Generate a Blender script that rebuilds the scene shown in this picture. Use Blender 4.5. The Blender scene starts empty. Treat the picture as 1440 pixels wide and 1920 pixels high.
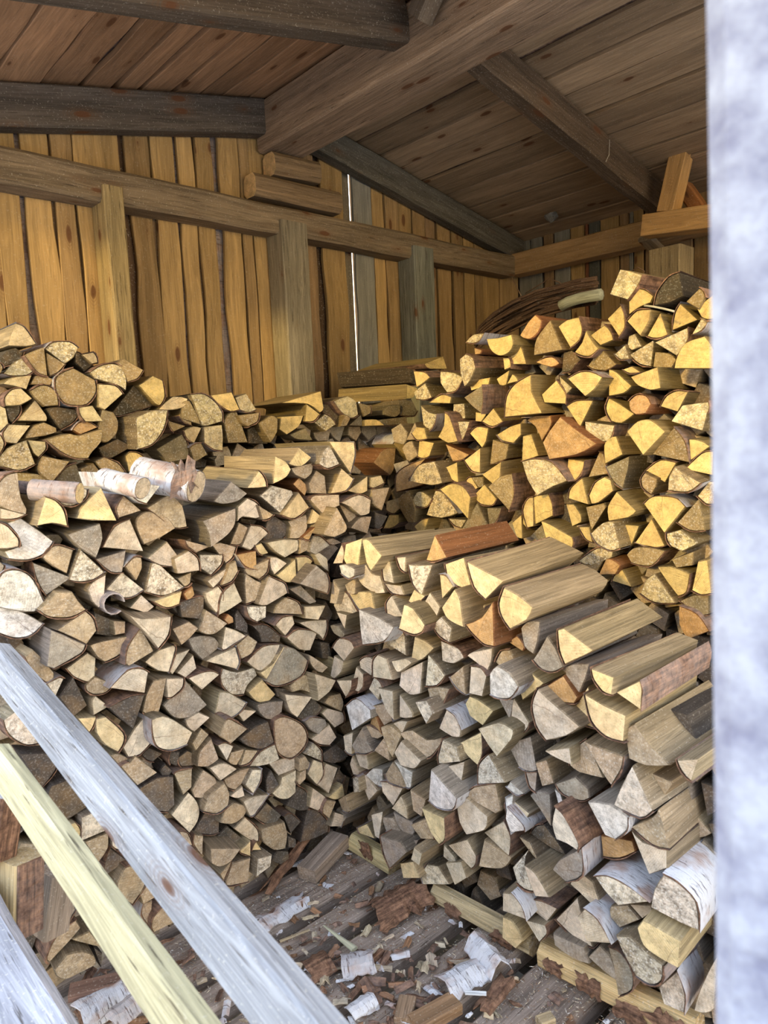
import bpy, bmesh, math, random
from mathutils import Vector, Matrix, noise
R = random.Random(7)
sc = bpy.context.scene
COL = sc.collection

# ------------------------------------------------------------------ camera
F = 1331.0
CAM = Vector((0, 0, 1.5))
RX = Vector((0.738226, -0.673132, -0.043764))
RY = Vector((0.110751, 0.056952, 0.992215))
RZ = Vector((0.665399, 0.737326, -0.116593))      # forward
cd = bpy.data.cameras.new('camera'); cam = bpy.data.objects.new('camera', cd); COL.objects.link(cam)
m = Matrix.Identity(4)
for i in range(3):
    m[i][0] = RX[i]; m[i][1] = RY[i]; m[i][2] = -RZ[i]; m[i][3] = CAM[i]
cam.matrix_world = m
cd.sensor_fit = 'HORIZONTAL'; cd.sensor_width = 24; cd.lens = F / 1440 * 24
cd.clip_start = 0.02; cd.clip_end = 200
cd.dof.use_dof = True; cd.dof.focus_distance = 2.6; cd.dof.aperture_fstop = 5.2
sc.camera = cam

# ------------------------------------------------------------------ light
sc.view_settings.view_transform = 'Standard'; sc.view_settings.look = 'None'
sc.view_settings.gamma = 1; sc.view_settings.use_curve_mapping = False
sc.view_settings.exposure = -0.14
w = bpy.data.worlds.new('sky'); sc.world = w; w.use_nodes = True
wt = w.node_tree; bg = wt.nodes['Background']; bg.inputs[1].default_value = 6.0
# overcast-blue sky that turns warm toward the horizon, the same all the way round
tc = wt.nodes.new('ShaderNodeTexCoord'); sx = wt.nodes.new('ShaderNodeSeparateXYZ'); cr = wt.nodes.new('ShaderNodeValToRGB')
wt.links.new(tc.outputs['Generated'], sx.inputs[0]); wt.links.new(sx.outputs[2], cr.inputs[0]); wt.links.new(cr.outputs[0], bg.inputs[0])
e = cr.color_ramp.elements; e[0].position = 0.0; e[0].color = (1.0, .74, .34, 1); e[1].position = .55; e[1].color = (.62, .76, 1.0, 1)
q = e.new(.16); q.color = (1.0, .86, .56, 1); q = e.new(.32); q.color = (.84, .86, .92, 1)
sd = bpy.data.lights.new('low_sun', 'SUN'); sd.energy = 3.2; sd.color = (1.0, 0.72, 0.24); sd.angle = math.radians(4.5)
so = bpy.data.objects.new('low_sun', sd); COL.objects.link(so)
so.rotation_euler = Vector((1.0, 0.25, -0.27)).to_track_quat('-Z', 'Y').to_euler(); so.location = (-6, -1, 4)

# ------------------------------------------------------------------ pixel to plane
def ray(x, y): return RX * ((x - 720) / F) + RY * ((960 - y) / F) + RZ
def onX(x, y, X): d = ray(x, y); return CAM + d * (X / d.x)
def onY(x, y, Y): d = ray(x, y); return CAM + d * (Y / d.y)
def onZ(x, y, Z): d = ray(x, y); return CAM + d * ((Z - 1.5) / d.z)
def onD(x, y, D): return CAM + ray(x, y) * D
def proj(p):
    v = Vector(p) - CAM; z = v.dot(RZ)
    return 720 + F * v.dot(RX) / z, 960 - F * v.dot(RY) / z

# ------------------------------------------------------------------ materials
def N(t, typ, loc=(0, 0), **kw):
    n = t.nodes.new(typ)
    for k, v in kw.items(): setattr(n, k, v)
    return n
class Mat:
    def __init__(s, name, rough=0.85, spec=0.15):
        s.m = bpy.data.materials.new(name); s.m.use_nodes = True; s.t = s.m.node_tree
        s.b = s.t.nodes['Principled BSDF']; s.b.inputs['Roughness'].default_value = rough
        s.b.inputs['Specular IOR Level'].default_value = spec
    def L(s, a, b): s.t.links.new(a, b)
    def attr(s, n):
        a = N(s.t, 'ShaderNodeAttribute'); a.attribute_name = n; return a
    def vec(s, src, scale, off=None):
        a = N(s.t, 'ShaderNodeMapping'); a.vector_type = 'POINT'; a.inputs['Scale'].default_value = scale
        s.L(src, a.inputs['Vector'])
        if off is not None: s.L(off, a.inputs['Location'])
        return a.outputs[0]
    def noise(s, v, scale=1, detail=3, rough=.6, dist=0):
        n = N(s.t, 'ShaderNodeTexNoise'); n.inputs['Scale'].default_value = scale; n.inputs['Detail'].default_value = detail
        n.inputs['Roughness'].default_value = rough; n.inputs['Distortion'].default_value = dist
        s.L(v, n.inputs['Vector']); return n.outputs['Fac']
    def rng(s, v, a, b, c=0., d=1.):
        n = N(s.t, 'ShaderNodeMapRange'); n.inputs[1].default_value = a; n.inputs[2].default_value = b
        for i, x in ((3, c), (4, d)):
            if hasattr(x, 'links') or hasattr(x, 'is_linked'): s.L(x, n.inputs[i])
            else: n.inputs[i].default_value = x
        s.L(v, n.inputs[0]); return n.outputs[0]
    def math(s, op, a, b=0.0, c=None):
        n = N(s.t, 'ShaderNodeMath'); n.operation = op
        for i, x in enumerate((a, b, c)):
            if x is None: continue
            if isinstance(x, (int, float)): n.inputs[i].default_value = x
            else: s.L(x, n.inputs[i])
        return n.outputs[0]
    def mix(s, f, a, b, mode='MIX'):
        n = N(s.t, 'ShaderNodeMix'); n.data_type = 'RGBA'; n.blend_type = mode; n.clamp_result = False
        for i, x in ((0, f), (6, a), (7, b)):
            if isinstance(x, (int, float)): n.inputs[i].default_value = x
            elif isinstance(x, tuple): n.inputs[i].default_value = (*x, 1)
            else: s.L(x, n.inputs[i])
        return n.outputs[2]
    def bump(s, h, strength=.4, dist=.003):
        n = N(s.t, 'ShaderNodeBump'); n.inputs['Strength'].default_value = strength; n.inputs['Distance'].default_value = dist
        s.L(h, n.inputs['Height']); s.L(n.outputs[0], s.b.inputs['Normal'])
    def out(s, c): s.L(c, s.b.inputs['Base Color']); return s.m

def mat_end():
    M = Mat('sawn_end_grain', .9, .08)
    base = M.attr('base').outputs['Color']; lc = M.attr('lc').outputs['Vector']; prm = M.attr('prm').outputs['Vector']
    sp = N(M.t, 'ShaderNodeSeparateXYZ'); M.L(prm, sp.inputs[0]); rnd, mot, dark = sp.outputs
    s2 = N(M.t, 'ShaderNodeSeparateXYZ'); M.L(lc, s2.inputs[0]); u, v, ww = s2.outputs
    off = N(M.t, 'ShaderNodeCombineXYZ'); M.L(M.math('MULTIPLY', rnd, 37.), off.inputs[0]); M.L(M.math('MULTIPLY', rnd, 91.), off.inputs[1])
    add = N(M.t, 'ShaderNodeVectorMath'); add.operation = 'ADD'; M.L(lc, add.inputs[0]); M.L(off.outputs[0], add.inputs[1]); P = add.outputs[0]
    d = M.math('SQRT', M.math('ADD', M.math('MULTIPLY', u, u), M.math('MULTIPLY', v, v)))
    warp = M.noise(P, 18, 2)
    ring = M.math('SINE', M.math('MULTIPLY', M.math('ADD', d, M.math('MULTIPLY', warp, .012)), 1500.))
    ring = M.rng(ring, -1, 1, .93, 1.03)
    ang = M.math('MULTIPLY', rnd, 6.28)
    sd_ = M.math('ADD', M.math('MULTIPLY', u, M.math('COSINE', ang)), M.math('MULTIPLY', v, M.math('SINE', ang)))
    saw = M.math('SINE', M.math('MULTIPLY', M.math('ADD', sd_, M.math('MULTIPLY', warp, .012)), M.rng(rnd, 0, 1, 700., 1500.)))
    saw = M.math('ADD', 1.0, M.math('MULTIPLY', M.rng(saw, -1, 1, -.16, .05), M.rng(M.noise(P, 14, 2), .38, .62)))
    n1 = M.noise(P, 30, 5, .65); n2 = M.noise(P, 160, 4, .7); n3 = M.noise(P, 11, 3, .6)
    c = M.mix(1., base, ring, 'MULTIPLY'); c = M.mix(.8, c, saw, 'MULTIPLY')
    c = M.mix(1., c, M.rng(n1, .3, .7, .60, 1.22), 'MULTIPLY')
    # warm heart and pale sapwood
    c = M.mix(M.rng(n3, .45, .75, 0, .35), c, (.50, .30, .12))
    # dirt / mould specks
    dk = M.math('MULTIPLY', M.rng(M.noise(P, 48, 5, .75), .46, .60), M.math('ADD', M.math('MULTIPLY', mot, .95), .05))
    c = M.mix(M.math('MULTIPLY', dk, .75), c, (.10, .075, .05))
    sp1 = M.math('MULTIPLY', M.rng(n2, .54, .62), M.math('ADD', M.math('MULTIPLY', mot, .95), .04))
    c = M.mix(M.math('MULTIPLY', sp1, .7), c, (.88, .84, .76))
    sp2 = M.rng(n2, .42, .33)
    c = M.mix(M.math('MULTIPLY', sp2, .55), c, (.14, .09, .05))
    # radial crack
    an = M.math('ARCTAN2', v, u)
    cr = M.math('ABSOLUTE', M.math('SUBTRACT', M.math('FRACT', M.math('ADD', M.math('MULTIPLY', an, .8), M.math('MULTIPLY', warp, .25))), .5))
    cr = M.math('MULTIPLY', M.rng(cr, .012, .0), M.rng(rnd, .35, .4))
    c = M.mix(M.math('MULTIPLY', cr, .7), c, (.12, .07, .04))
    h = M.math('ADD', M.math('MULTIPLY', saw, 1.2), M.math('ADD', M.math('MULTIPLY', n2, .7), M.math('MULTIPLY', n1, 1.0)))
    M.bump(h, .55, .0025)
    return M.out(c)

def mat_side(name='split_wood_side', fine=1.0, knots=True, rough=.85, crack=.5, k=1.0):
    M = Mat(name, rough, .15)
    base = M.attr('base').outputs['Color']; lc = M.attr('lc').outputs['Vector']; prm = M.attr('prm').outputs['Vector']
    sp = N(M.t, 'ShaderNodeSeparateXYZ'); M.L(prm, sp.inputs[0]); rnd, mot, dark = sp.outputs
    off = N(M.t, 'ShaderNodeCombineXYZ'); M.L(M.math('MULTIPLY', rnd, 37.), off.inputs[0]); M.L(M.math('MULTIPLY', rnd, 91.), off.inputs[2])
    add = N(M.t, 'ShaderNodeVectorMath'); add.operation = 'ADD'; M.L(lc, add.inputs[0]); M.L(off.outputs[0], add.inputs[1]); P = add.outputs[0]
    g1 = M.noise(M.vec(P, (90 * fine, 90 * fine, 3)), 1, 4, .6, .6)
    g2 = M.noise(M.vec(P, (260 * fine, 260 * fine, 9)), 1, 3, .6)
    g3 = M.noise(M.vec(P, (14, 14, 1.6)), 1, 3)
    g4 = M.noise(M.vec(P, (34 * fine, 34 * fine, 1.1)), 1, 2, .5, 1.2)
    c = M.mix(1., base, M.rng(g1, .3, .7, 1 - .38 * k, 1 + .2 * k), 'MULTIPLY')
    ln = M.math('SINE', M.math('MULTIPLY', g4, 60.))
    c = M.mix(1., c, M.rng(ln, -1, 1, 1 - .2 * k, 1 + .06 * k), 'MULTIPLY')
    c = M.mix(1., c, M.rng(g3, .3, .7, 1 - .34 * k, 1 + .2 * k), 'MULTIPLY')
    c = M.mix(M.math('MULTIPLY', M.rng(g2, .40, .30), crack), c, (.05, .035, .022))
    fl = M.math('MULTIPLY', M.rng(M.noise(P, 140, 3, .7), .60, .68), M.math('ADD', M.math('MULTIPLY', mot, .8), .15))
    c = M.mix(M.math('MULTIPLY', fl, .6), c, (.80, .74, .62))
    h = M.math('ADD', M.math('MULTIPLY', g1, 1.), M.math('MULTIPLY', g2, .8))
    if knots:
        vo = N(M.t, 'ShaderNodeTexVoronoi'); vo.feature = 'F1'; vo.voronoi_dimensions = '2D'; sq = N(M.t, 'ShaderNodeSeparateXYZ'); M.L(P, sq.inputs[0]); cq = N(M.t, 'ShaderNodeCombineXYZ'); M.L(M.math('MULTIPLY', M.math('ADD', sq.outputs[0], sq.outputs[1]), 8.), cq.inputs[0]); M.L(M.math('MULTIPLY', sq.outputs[2], 2.8), cq.inputs[1]); vo.inputs['Scale'].default_value = 1
        vo.inputs['Randomness'].default_value = 1
        M.L(cq.outputs[0], vo.inputs['Vector'])
        kd = M.math('ADD', vo.outputs['Distance'], M.rng(g1, 0, 1, -.02, .02))
        kring = M.math('SINE', M.math('MULTIPLY', kd, 160.))
        kd = M.math('ADD', kd, M.rng(M.noise(P, 3.1, 1), .42, .58, .0, .16)); halo = M.rng(kd, .26, .08)
        c = M.mix(M.math('MULTIPLY', halo, M.rng(kring, -1, 1, .1, .5)), c, (.16, .075, .03))
        c = M.mix(M.rng(kd, .11, .07, 0, .85), c, (.12, .05, .022))
    M.bump(h, .5, .002)
    return M.out(c)

def mat_bark():
    M = Mat('tree_bark', .85, .2)
    base = M.attr('base').outputs['Color']; lc = M.attr('lc').outputs['Vector']; prm = M.attr('prm').outputs['Vector']
    sp = N(M.t, 'ShaderNodeSeparateXYZ'); M.L(prm, sp.inputs[0]); rnd, mot, white = sp.outputs
    off = N(M.t, 'ShaderNodeCombineXYZ'); M.L(M.math('MULTIPLY', rnd, 37.), off.inputs[0]); M.L(M.math('MULTIPLY', rnd, 91.), off.inputs[2])
    add = N(M.t, 'ShaderNodeVectorMath'); add.operation = 'ADD'; M.L(lc, add.inputs[0]); M.L(off.outputs[0], add.inputs[1]); P = add.outputs[0]
    n = M.noise(M.vec(P, (18, 18, 160)), 1, 4, .7); n2 = M.noise(P, 45, 5, .7); n3 = M.noise(P, 12, 3)
    st = M.noise(M.vec(P, (120, 120, 9)), 1, 4, .7)
    brown = M.mix(M.rng(n2, .35, .65), (.11, .06, .04), (.30, .17, .105)); brown = M.mix(1., brown, M.rng(st, .32, .62, .35, 1.25), 'MULTIPLY')
    wh = M.mix(M.rng(n, .44, .36), (.64, .64, .67), (.14, .12, .12))
    wh = M.mix(M.rng(n3, .50, .64, 0, .75), wh, (.42, .27, .20)); wh = M.mix(M.rng(n2, .40, .30, 0, .7), wh, (.20, .17, .16))
    c = M.mix(white, brown, wh)
    M.bump(M.math('ADD', n, n2), .7, .004)
    return M.out(c)

def mat_plain(name, col, col2, scale=20, rough=.9, bump=.5, bd=.004, det=6):
    M = Mat(name, rough, .15); g = N(M.t, 'ShaderNodeNewGeometry').outputs['Position']
    n = M.noise(g, scale, det, .7)
    M.bump(n, bump, bd)
    return M.out(M.mix(M.rng(n, .35, .65), col, col2))
END = mat_end(); SIDE = mat_side(knots=False); BARK = mat_bark()
PLANK = mat_side('planed_old_wood', .6, True, .75, .3, .62)
ROUGHW = mat_side('weathered_wood', .8, True, .8, .8, .9)

# ------------------------------------------------------------------ mesh collector
class MB:
    """collects faces of one mesh object with the wood attributes lc (grain space), base colour and prm"""
    def __init__(s): s.v = []; s.lc = []; s.base = []; s.prm = []; s.f = []; s.mi = []; s.mats = []; s.sm = []
    def mat(s, m):
        if m not in s.mats: s.mats.append(m)
        return s.mats.index(m)
    def add(s, vs, lcs, fs, mat, base, prm, smooth=False):
        o = len(s.v); s.v += [tuple(v) for v in vs]; s.lc += [tuple(v) for v in lcs]
        s.base += [(*base, 1)] * len(vs); s.prm += [tuple(prm)] * len(vs)
        k = s.mat(mat)
        for f in fs: s.f.append([i + o for i in f]); s.mi.append(k); s.sm.append(smooth)
    def build(s, name, parent=None, origin=None, label=None, cat=None, group=None, kind=None):
        me = bpy.data.meshes.new(name)
        o = Vector(origin) if origin is not None else Vector((0, 0, 0))
        me.from_pydata([(x - o.x, y - o.y, z - o.z) for x, y, z in s.v], [], s.f)
        for mt in s.mats: me.materials.append(mt)
        me.polygons.foreach_set('material_index', s.mi); me.polygons.foreach_set('use_smooth', s.sm)
        for nm, typ, key, dat in (('lc', 'FLOAT_VECTOR', 'vector', s.lc), ('prm', 'FLOAT_VECTOR', 'vector', s.prm), ('base', 'FLOAT_COLOR', 'color', s.base)):
            a = me.attributes.new(nm, typ, 'POINT'); a.data.foreach_set(key, [c for t in dat for c in t])
        me.update()
        ob = bpy.data.objects.new(name, me); COL.objects.link(ob)
        if parent is not None:
            ob.parent = parent; ob.location = o - Vector(parent.location)
        else: ob.location = o
        tag(ob, label, cat, group, kind)
        return ob
def tag(o, label=None, cat=None, group=None, kind=None):
    if label: o['label'] = label
    if cat: o['category'] = cat
    if group: o['group'] = group
    if kind: o['kind'] = kind
def empty(name, loc, label=None, cat=None, group=None, kind=None):
    o = bpy.data.objects.new(name, None); COL.objects.link(o); o.location = loc; o.empty_display_size = .05
    tag(o, label, cat, group, kind); return o

def timber(mb, a, b, w, h, up=(0, 0, 1), mat=None, base=(.4, .3, .2), segs=8, rough=.002, bev=.006, mot=.1, wane=0.0, endmat=None, taper=1.0, dark=0, ebase=None):
    """beam from a to b; w across, h along up; wavy edges, bevelled arrises"""
    a = Vector(a); b = Vector(b); ax = (b - a); L = ax.length; ax.normalize()
    up = Vector(up); up = (up - ax * up.dot(ax)).normalized(); sd = ax.cross(up)
    rnd = R.random(); prof = []
    hw, hh = w / 2, h / 2
    for sx, sy in ((-1, -1), (1, -1), (1, 1), (-1, 1)):
        c = [(sx * hw, sy * (hh - bev)), (sx * (hw - bev), sy * hh)]
        if sx * sy > 0: c = c[::1]
        else: c = c[::-1]
        prof += c
    # order: corners ccw -> fix ordering by angle
    prof.sort(key=lambda p: math.atan2(p[1] / hh, p[0] / hw))
    n = len(prof); vs = []; lcs = []; seed = R.random() * 100
    for i in range(segs + 1):
        t = i / segs; p0 = a + ax * (L * t); k = 1 + (taper - 1) * t
        for j, (x, y) in enumerate(prof):
            q = noise.noise(Vector((seed + x * 9, y * 9, t * L * 4.0))) * rough
            wq = wane * noise.noise(Vector((seed + (17 if x > 0 else 0), 3, t * L * 3.5))) * (1 if x > 0 else -1)
            vs.append(p0 + sd * (x * k + q + wq) + up * (y * k + q)); lcs.append((x, y, t * L))
    fs = []
    for i in range(segs):
        for j in range(n):
            fs.append([i * n + j, i * n + (j + 1) % n, (i + 1) * n + (j + 1) % n, (i + 1) * n + j])
    mat = mat or PLANK
    mb.add(vs, lcs, fs, mat, base, (rnd, mot, dark))
    e = endmat or END
    mb.add(vs[:n], [(x * 1.0, y, 0) for x, y in prof], [list(range(n))[::-1]], e, ebase or base, (rnd, mot, dark))
    mb.add(vs[-n:], [(x, y, L) for x, y in prof], [list(range(n))], e, base, (rnd, mot, dark))
    return mb

# ------------------------------------------------------------------ ground outside, unseen screens added to shade the lower shed
GROUND = mat_plain('trodden_gravel', (.46, .44, .40), (.62, .60, .56), 9)
def slab(name, a, b, mt, kind='structure', **kw):
    mb = MB(); (x0, y0, z0), (x1, y1, z1) = a, b
    vs = [(x, y, z) for z in (z0, z1) for y in (y0, y1) for x in (x0, x1)]
    mb.add(vs, vs, [[0, 2, 3, 1], [4, 5, 7, 6], [0, 1, 5, 4], [2, 6, 7, 3], [0, 4, 6, 2], [1, 3, 7, 5]], mt, (.3, .3, .3), (.5, .3, 0))
    return mb.build(name, kind=kind, **kw)
slab('ground', (-14, -14, -.50), (14, 14, -.34), GROUND)

def sh(c, k):
    f = R.uniform(1 - k, 1 + k * .7); return tuple(v * f for v in c)
ROOF = lambda x: 3.03 - .21 * abs(x - 2.05)
WARM = (.43, .275, .115); TAN = (.33, .21, .095); GREY = (.25, .235, .20); BRN = (.30, .19, .10); CEIL = (.42, .235, .125)
def pxw(x, y=600, Y=2.92): return onY(x, y, Y).x
# gable wall: standing boards, waney edges, bark strips in the joints
wall = empty('wall_back', (2, 2.94, 0), kind='structure')
bl = [(-75, -22, WARM), (-18, 10, WARM), (14, 57, WARM), (69, 119, WARM), (122, 161, TAN), (164, 203, WARM), (204, 248, WARM), (262, 303, TAN), (306, 347, WARM), (353, 382, WARM),
      (386, 415, WARM), (428, 462, WARM), (465, 484, TAN), (485, 526, WARM), (529, 562, TAN), (565, 600, BRN), (612, 652, WARM), (671, 705, GREY), (707, 727, WARM), (729, 752, TAN), (754, 775, WARM), (778, 800, TAN), (803, 820, BRN), (824, 848, TAN),
      (851, 870, TAN), (872, 889, WARM), (891, 905, TAN), (907, 935, WARM), (937, 972, TAN), (974, 1000, GREY)]
for x0, x1, c in bl:
    a, b = pxw(x0), pxw(x1); xc = (a + b) / 2
    mb = timber(MB(), (xc, 2.925 + R.uniform(-.008, .006), -.05), (xc, 2.925 + R.uniform(-.006, .006), ROOF(xc) + .0), b - a, .022, up=(0, -1, 0), base=sh(c, .22), segs=30, rough=.001, wane=.013, bev=.003)
    mb.build('board', parent=wall, origin=(xc, 2.925, 0))
for x0, x1, c in [(-22, -18, BRN), (8, 16, BRN), (56, 71, (.4, .2, .1)), (117, 124, BRN), (160, 166, BRN), (246, 264, (.12, .07, .04)), (302, 308, BRN), (344, 356, (.5, .3, .15)), (380, 388, BRN), (412, 430, (.5, .3, .15)), (460, 467, BRN),
                 (524, 531, BRN), (560, 567, BRN), (598, 614, (.10, .06, .035)), (651, 663, (.20, .16, .11)), (704, 709, BRN), (726, 731, BRN), (750, 756, BRN), (773, 780, (.35, .16, .08)), (819, 826, BRN), (847, 853, BRN), (868, 874, (.4, .2, .1)), (888, 893, BRN), (903, 909, BRN), (933, 939, BRN), (970, 976, BRN)]:
    a, b = pxw(x0, Y=2.945) - .014, pxw(x1, Y=2.945) + .014; xc = (a + b) / 2; bark = c[0] in (.4, .5, .35)
    if x0 == 651: a += .012; b = pxw(663, Y=2.955); xc = (a + b) / 2
    mb = timber(MB(), (xc, 2.955, -.05), (xc, 2.955, ROOF(xc)), b - a, .02, up=(0, -1, 0), mat=BARK if bark else PLANK, base=c, segs=26, rough=.003, wane=.004 if x0 != 651 else .001, bev=.003, mot=.5, dark=.25 if bark else 0)
    mb.build('bark_edge' if bark else 'board', parent=wall, origin=(xc, 2.955, 0))
# outer cover boards, leaving the one daylight slit
for a, b in ((.2, pxw(664, Y=2.98)), (pxw(669.6, Y=2.98), 3.95)):
    n = int((b - a) / .16) + 1
    for i in range(n):
        x0 = a + (b - a) * i / n; x1 = a + (b - a) * (i + 1) / n; xc = (x0 + x1) / 2
        timber(MB(), (xc, 2.985, -.05), (xc, 2.985, ROOF(xc) + .02), x1 - x0 + .001, .022, up=(0, -1, 0), base=BRN, segs=2, bev=.002).build('board', parent=wall, origin=(xc, 2.985, 0))

# eaves wall on the far side
wr = empty('wall_right', (3.9, 1, 0), kind='structure')
def pyw(x, X=3.9): return onX(x, 520, X).y
pts = [(975, 996, GREY), (997, 1018, GREY), (1022, 1040, BRN), (1042, 1071, GREY), (1072, 1098, WARM), (1099, 1105, (.25, .10, .05)), (1106, 1127, (.12, .12, .10)), (1128, 1163, WARM), (1164, 1181, BRN), (1182, 1189, GREY), (1190, 1209, WARM), (1211, 1300, BRN), (1302, 1345, TAN)]
for x0, x1, c in pts:
    a, b = pyw(x0), pyw(x1); yc = (a + b) / 2
    timber(MB(), (3.9, yc, 0), (3.9, yc, 2.66), abs(b - a) - .003, .022, up=(-1, 0, 0), base=sh(c, .12), segs=20, wane=.005, bev=.003).build('board', parent=wr, origin=(3.9, yc, 0))
y = pyw(1345)
while y > -.9:
    timber(MB(), (3.9, y - .07, 0), (3.9, y - .07, 2.66), .137, .022, up=(-1, 0, 0), base=TAN, segs=10, wane=.004, bev=.003).build('board', parent=wr, origin=(3.9, y, 0)); y -= .14
y = 2.98
while y > -.9:
    timber(MB(), (3.94, y - .08, 0), (3.94, y - .08, 2.66), .165, .022, up=(-1, 0, 0), base=BRN, segs=1, bev=.002).build('board', parent=wr, origin=(3.94, y, 0)); y -= .16

# roof: boards along the ridge, a cover layer above
ceil = empty('ceiling', (2.05, 1.2, 3.03), kind='structure')
XB = [-.12, .02, .16, .30, .46, .62, .80, .97, 1.12, 1.25, 1.36, 1.51, 1.63, 1.74, 1.87, 2.05, 2.16, 2.33, 2.50, 2.66, 2.80, 2.97, 3.15, 3.36, 3.53, 3.76, 3.93, 4.10]
for a, b in zip(XB, XB[1:]):
    xc = (a + b) / 2; s = 1 if xc < 2.05 else -1; gap = R.choice((.010, .014, .022, .028)) if s > 0 else R.choice((.014, .02, .03))
    wd = (b - a) / math.cos(math.atan(.21)) - gap
    up = Vector((-s * .21, 0, 1)).normalized()
    c = sh(*[(CEIL if s > 0 else (.40, .27, .16)), .22])
    zz = ROOF(xc) + .010 + R.uniform(0, .010)
    timber(MB(), (xc, -.75, zz + R.uniform(0, .006)), (xc, 3.05, zz + R.uniform(0, .006)), wd, .022, up=up, base=c, segs=24, wane=.010 if s > 0 else .007, rough=.001, bev=.002).build('board', parent=ceil, origin=(xc, 1.2, zz))
for a, b in ((-.14, 2.06), (2.04, 4.12)):
    n = 12
    for i in range(n):
        x0 = a + (b - a) * i / n; x1 = a + (b - a) * (i + 1) / n; xc = (x0 + x1) / 2; s = 1 if a < 0 else -1
        timber(MB(), (xc, -.75, ROOF(xc) + .042), (xc, 3.05, ROOF(xc) + .042), (x1 - x0) * 1.03, .022, up=Vector((-s * .21, 0, 1)), mat=BARK, base=(.1, .06, .04), segs=1, bev=.002, dark=.05).build('board', parent=ceil, origin=(xc, 1.2, 3))

DKB = (.185, .145, .105)
def bm_(name, a, b, w_, h_, label, cat='beam', up=(0, 0, 1), base=DKB, mat=None, segs=20, bev=.008, rough=.003, parts=None, endm=None, mot=.3, taper=1., group=None):
    mb = timber(MB(), a, b, w_, h_, up=up, base=base, mat=mat, segs=segs, bev=bev, rough=rough, mot=mot, endmat=endm, taper=taper)
    return mb.build(name, origin=a, label=label, cat=cat, kind='structure', group=group)
bm_('ridge_beam', (2.04, 2.90, 2.895), (2.04, -.72, 2.895), .215, .215, 'thick brown ridge beam overhead, running from the back wall toward the camera', base=(.36, .245, .16), mat=ROUGHW, bev=.012, segs=30)
# tie beam across the gable wall
zl = (onY(0, 306, 2.80).z, onY(965, 498, 2.80).z)
bm_('tie_beam', (.2, 2.86, zl[0]), (3.72, 2.86, zl[1]), .12, .128, 'long grey-brown tie beam across the back wall on three posts', base=(.24, .175, .11), mat=ROUGHW, bev=.014, segs=30, rough=.005)
# stub blocks under the ridge
for (p0, p1, q0, q1, lab, nm) in (((472, 349), (630, 384), .09, 2.80, 'lower of two rough blocks stacked on the tie beam under the ridge', 0), ((508, 310), (591, 328), .095, 2.80, 'upper short block stacked under the ridge beam end', 1)):
    a = onY(*p0, q1 + .05); b = onY(*p1, q1 + .05)
    mb = timber(MB(), a + Vector((-.01, -.0, 0)), b, .10, .10, base=(.26, .175, .10), ebase=(.80, .54, .26), mat=ROUGHW, segs=8, bev=.020, rough=.003)
    mb.build('support_block', origin=a, label=lab, cat='block', kind='structure')
# posts on the gable wall
for px_l, px_r, yy, base, lab in ((213, 250, 560, (.36, .265, .13), 'broad yellow-brown post nearest the left, under the tie beam'), (540, 588, 590, (.27, .225, .155), 'weathered grey-tan post under the middle of the tie beam'), (783, 820, 580, (.20, .20, .165), 'bluish grey post near the far corner with a dark stain')):
    a = onY(px_l, yy, 2.77).x; b = onY(px_r, yy, 2.77).x; xc = (a + b) / 2; wd = b - a
    mb = timber(MB(), (xc, 2.845, .0), (xc, 2.845, 2.47), wd, .13, up=(0, -1, 0), base=base, mat=ROUGHW, segs=16, bev=.006)
    mb.build('wall_post', origin=(xc, 2.845, 0), label=lab, cat='post', kind='structure')
# rafters
def rafter(y, xa, xb, lab, base, d=.135, wd=.075):
    s = .21 if xa < 2.05 else -.21; z = lambda x: ROOF(x) - d / 2 - .004
    bm_('rafter', (xa, y, z(xa)), (xb, y, z(xb)), wd, d, lab, cat='rafter', base=base, mat=ROUGHW, bev=.008)
rafter(2.865, 1.985, .0, 'dark rafter left of the ridge against the back wall, black stains', (.13, .105, .085), d=.15, wd=.08)
rafter(2.865, 2.14, 3.84, 'dark grey rafter right of the ridge along the back wall top', (.13, .115, .09), d=.14, wd=.08)
rafter(1.94, 1.93, -.05, 'dark middle rafter left of the ridge, cut by the top of the view', (.12, .09, .065), d=.14, wd=.09)
rafter(1.855, 2.14, 3.84, 'dark middle rafter right of the ridge with a split and bark strip', (.125, .085, .055), d=.14, wd=.085)
rafter(.75, 1.93, -.05, 'front rafter left of the ridge, above the viewer', (.14, .11, .08)); rafter(.70, 2.14, 3.84, 'front rafter right of the ridge, above the viewer', (.14, .11, .08))
bm_('ridge_strut', onX(838, -30, 1.93) + Vector((-.05, 0, 0)), onX(806, 45, 1.93) + Vector((-.05, 0, 0)), .07, .08, 'short dark strut against the ridge beam beside the middle rafter', base=(.16, .12, .085), segs=5, up=(0, 1, 0))
# eaves plate with its new timbers
a = onX(970, 494, 3.72); b = onX(1200, 440, 3.72)
bm_('eaves_plate', (3.77, 2.84, a.z), (3.77, -.6, a.z - .01), .11, .13, 'light brown eaves plate along the top of the far side wall, one knot', base=(.40, .25, .12), bev=.006, segs=26)
NEW = (.62, .36, .14)
bm_('cross_timber', onX(1212, 425, 3.5), onX(1600, 372, 3.5), .10, .105, 'orange new timber below the roof at right, end cut toward the corner', base=NEW, segs=12, bev=.003)
bm_('upright_brace', onX(1253, 400, 3.5), onX(1279, 284, 3.53), .085, .085, 'leaning orange upright standing on the cross timber under the roof', cat='brace', base=NEW, up=(0, 1, .2), segs=8, bev=.003)
bm_('short_cleat', onX(1240, 292, 3.66), onX(1246, 340, 3.68), .05, .06, 'small pale cleat behind the orange upright under the roof', cat='cleat', base=(.36, .22, .13), segs=4, up=(0, 1, 0))
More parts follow.
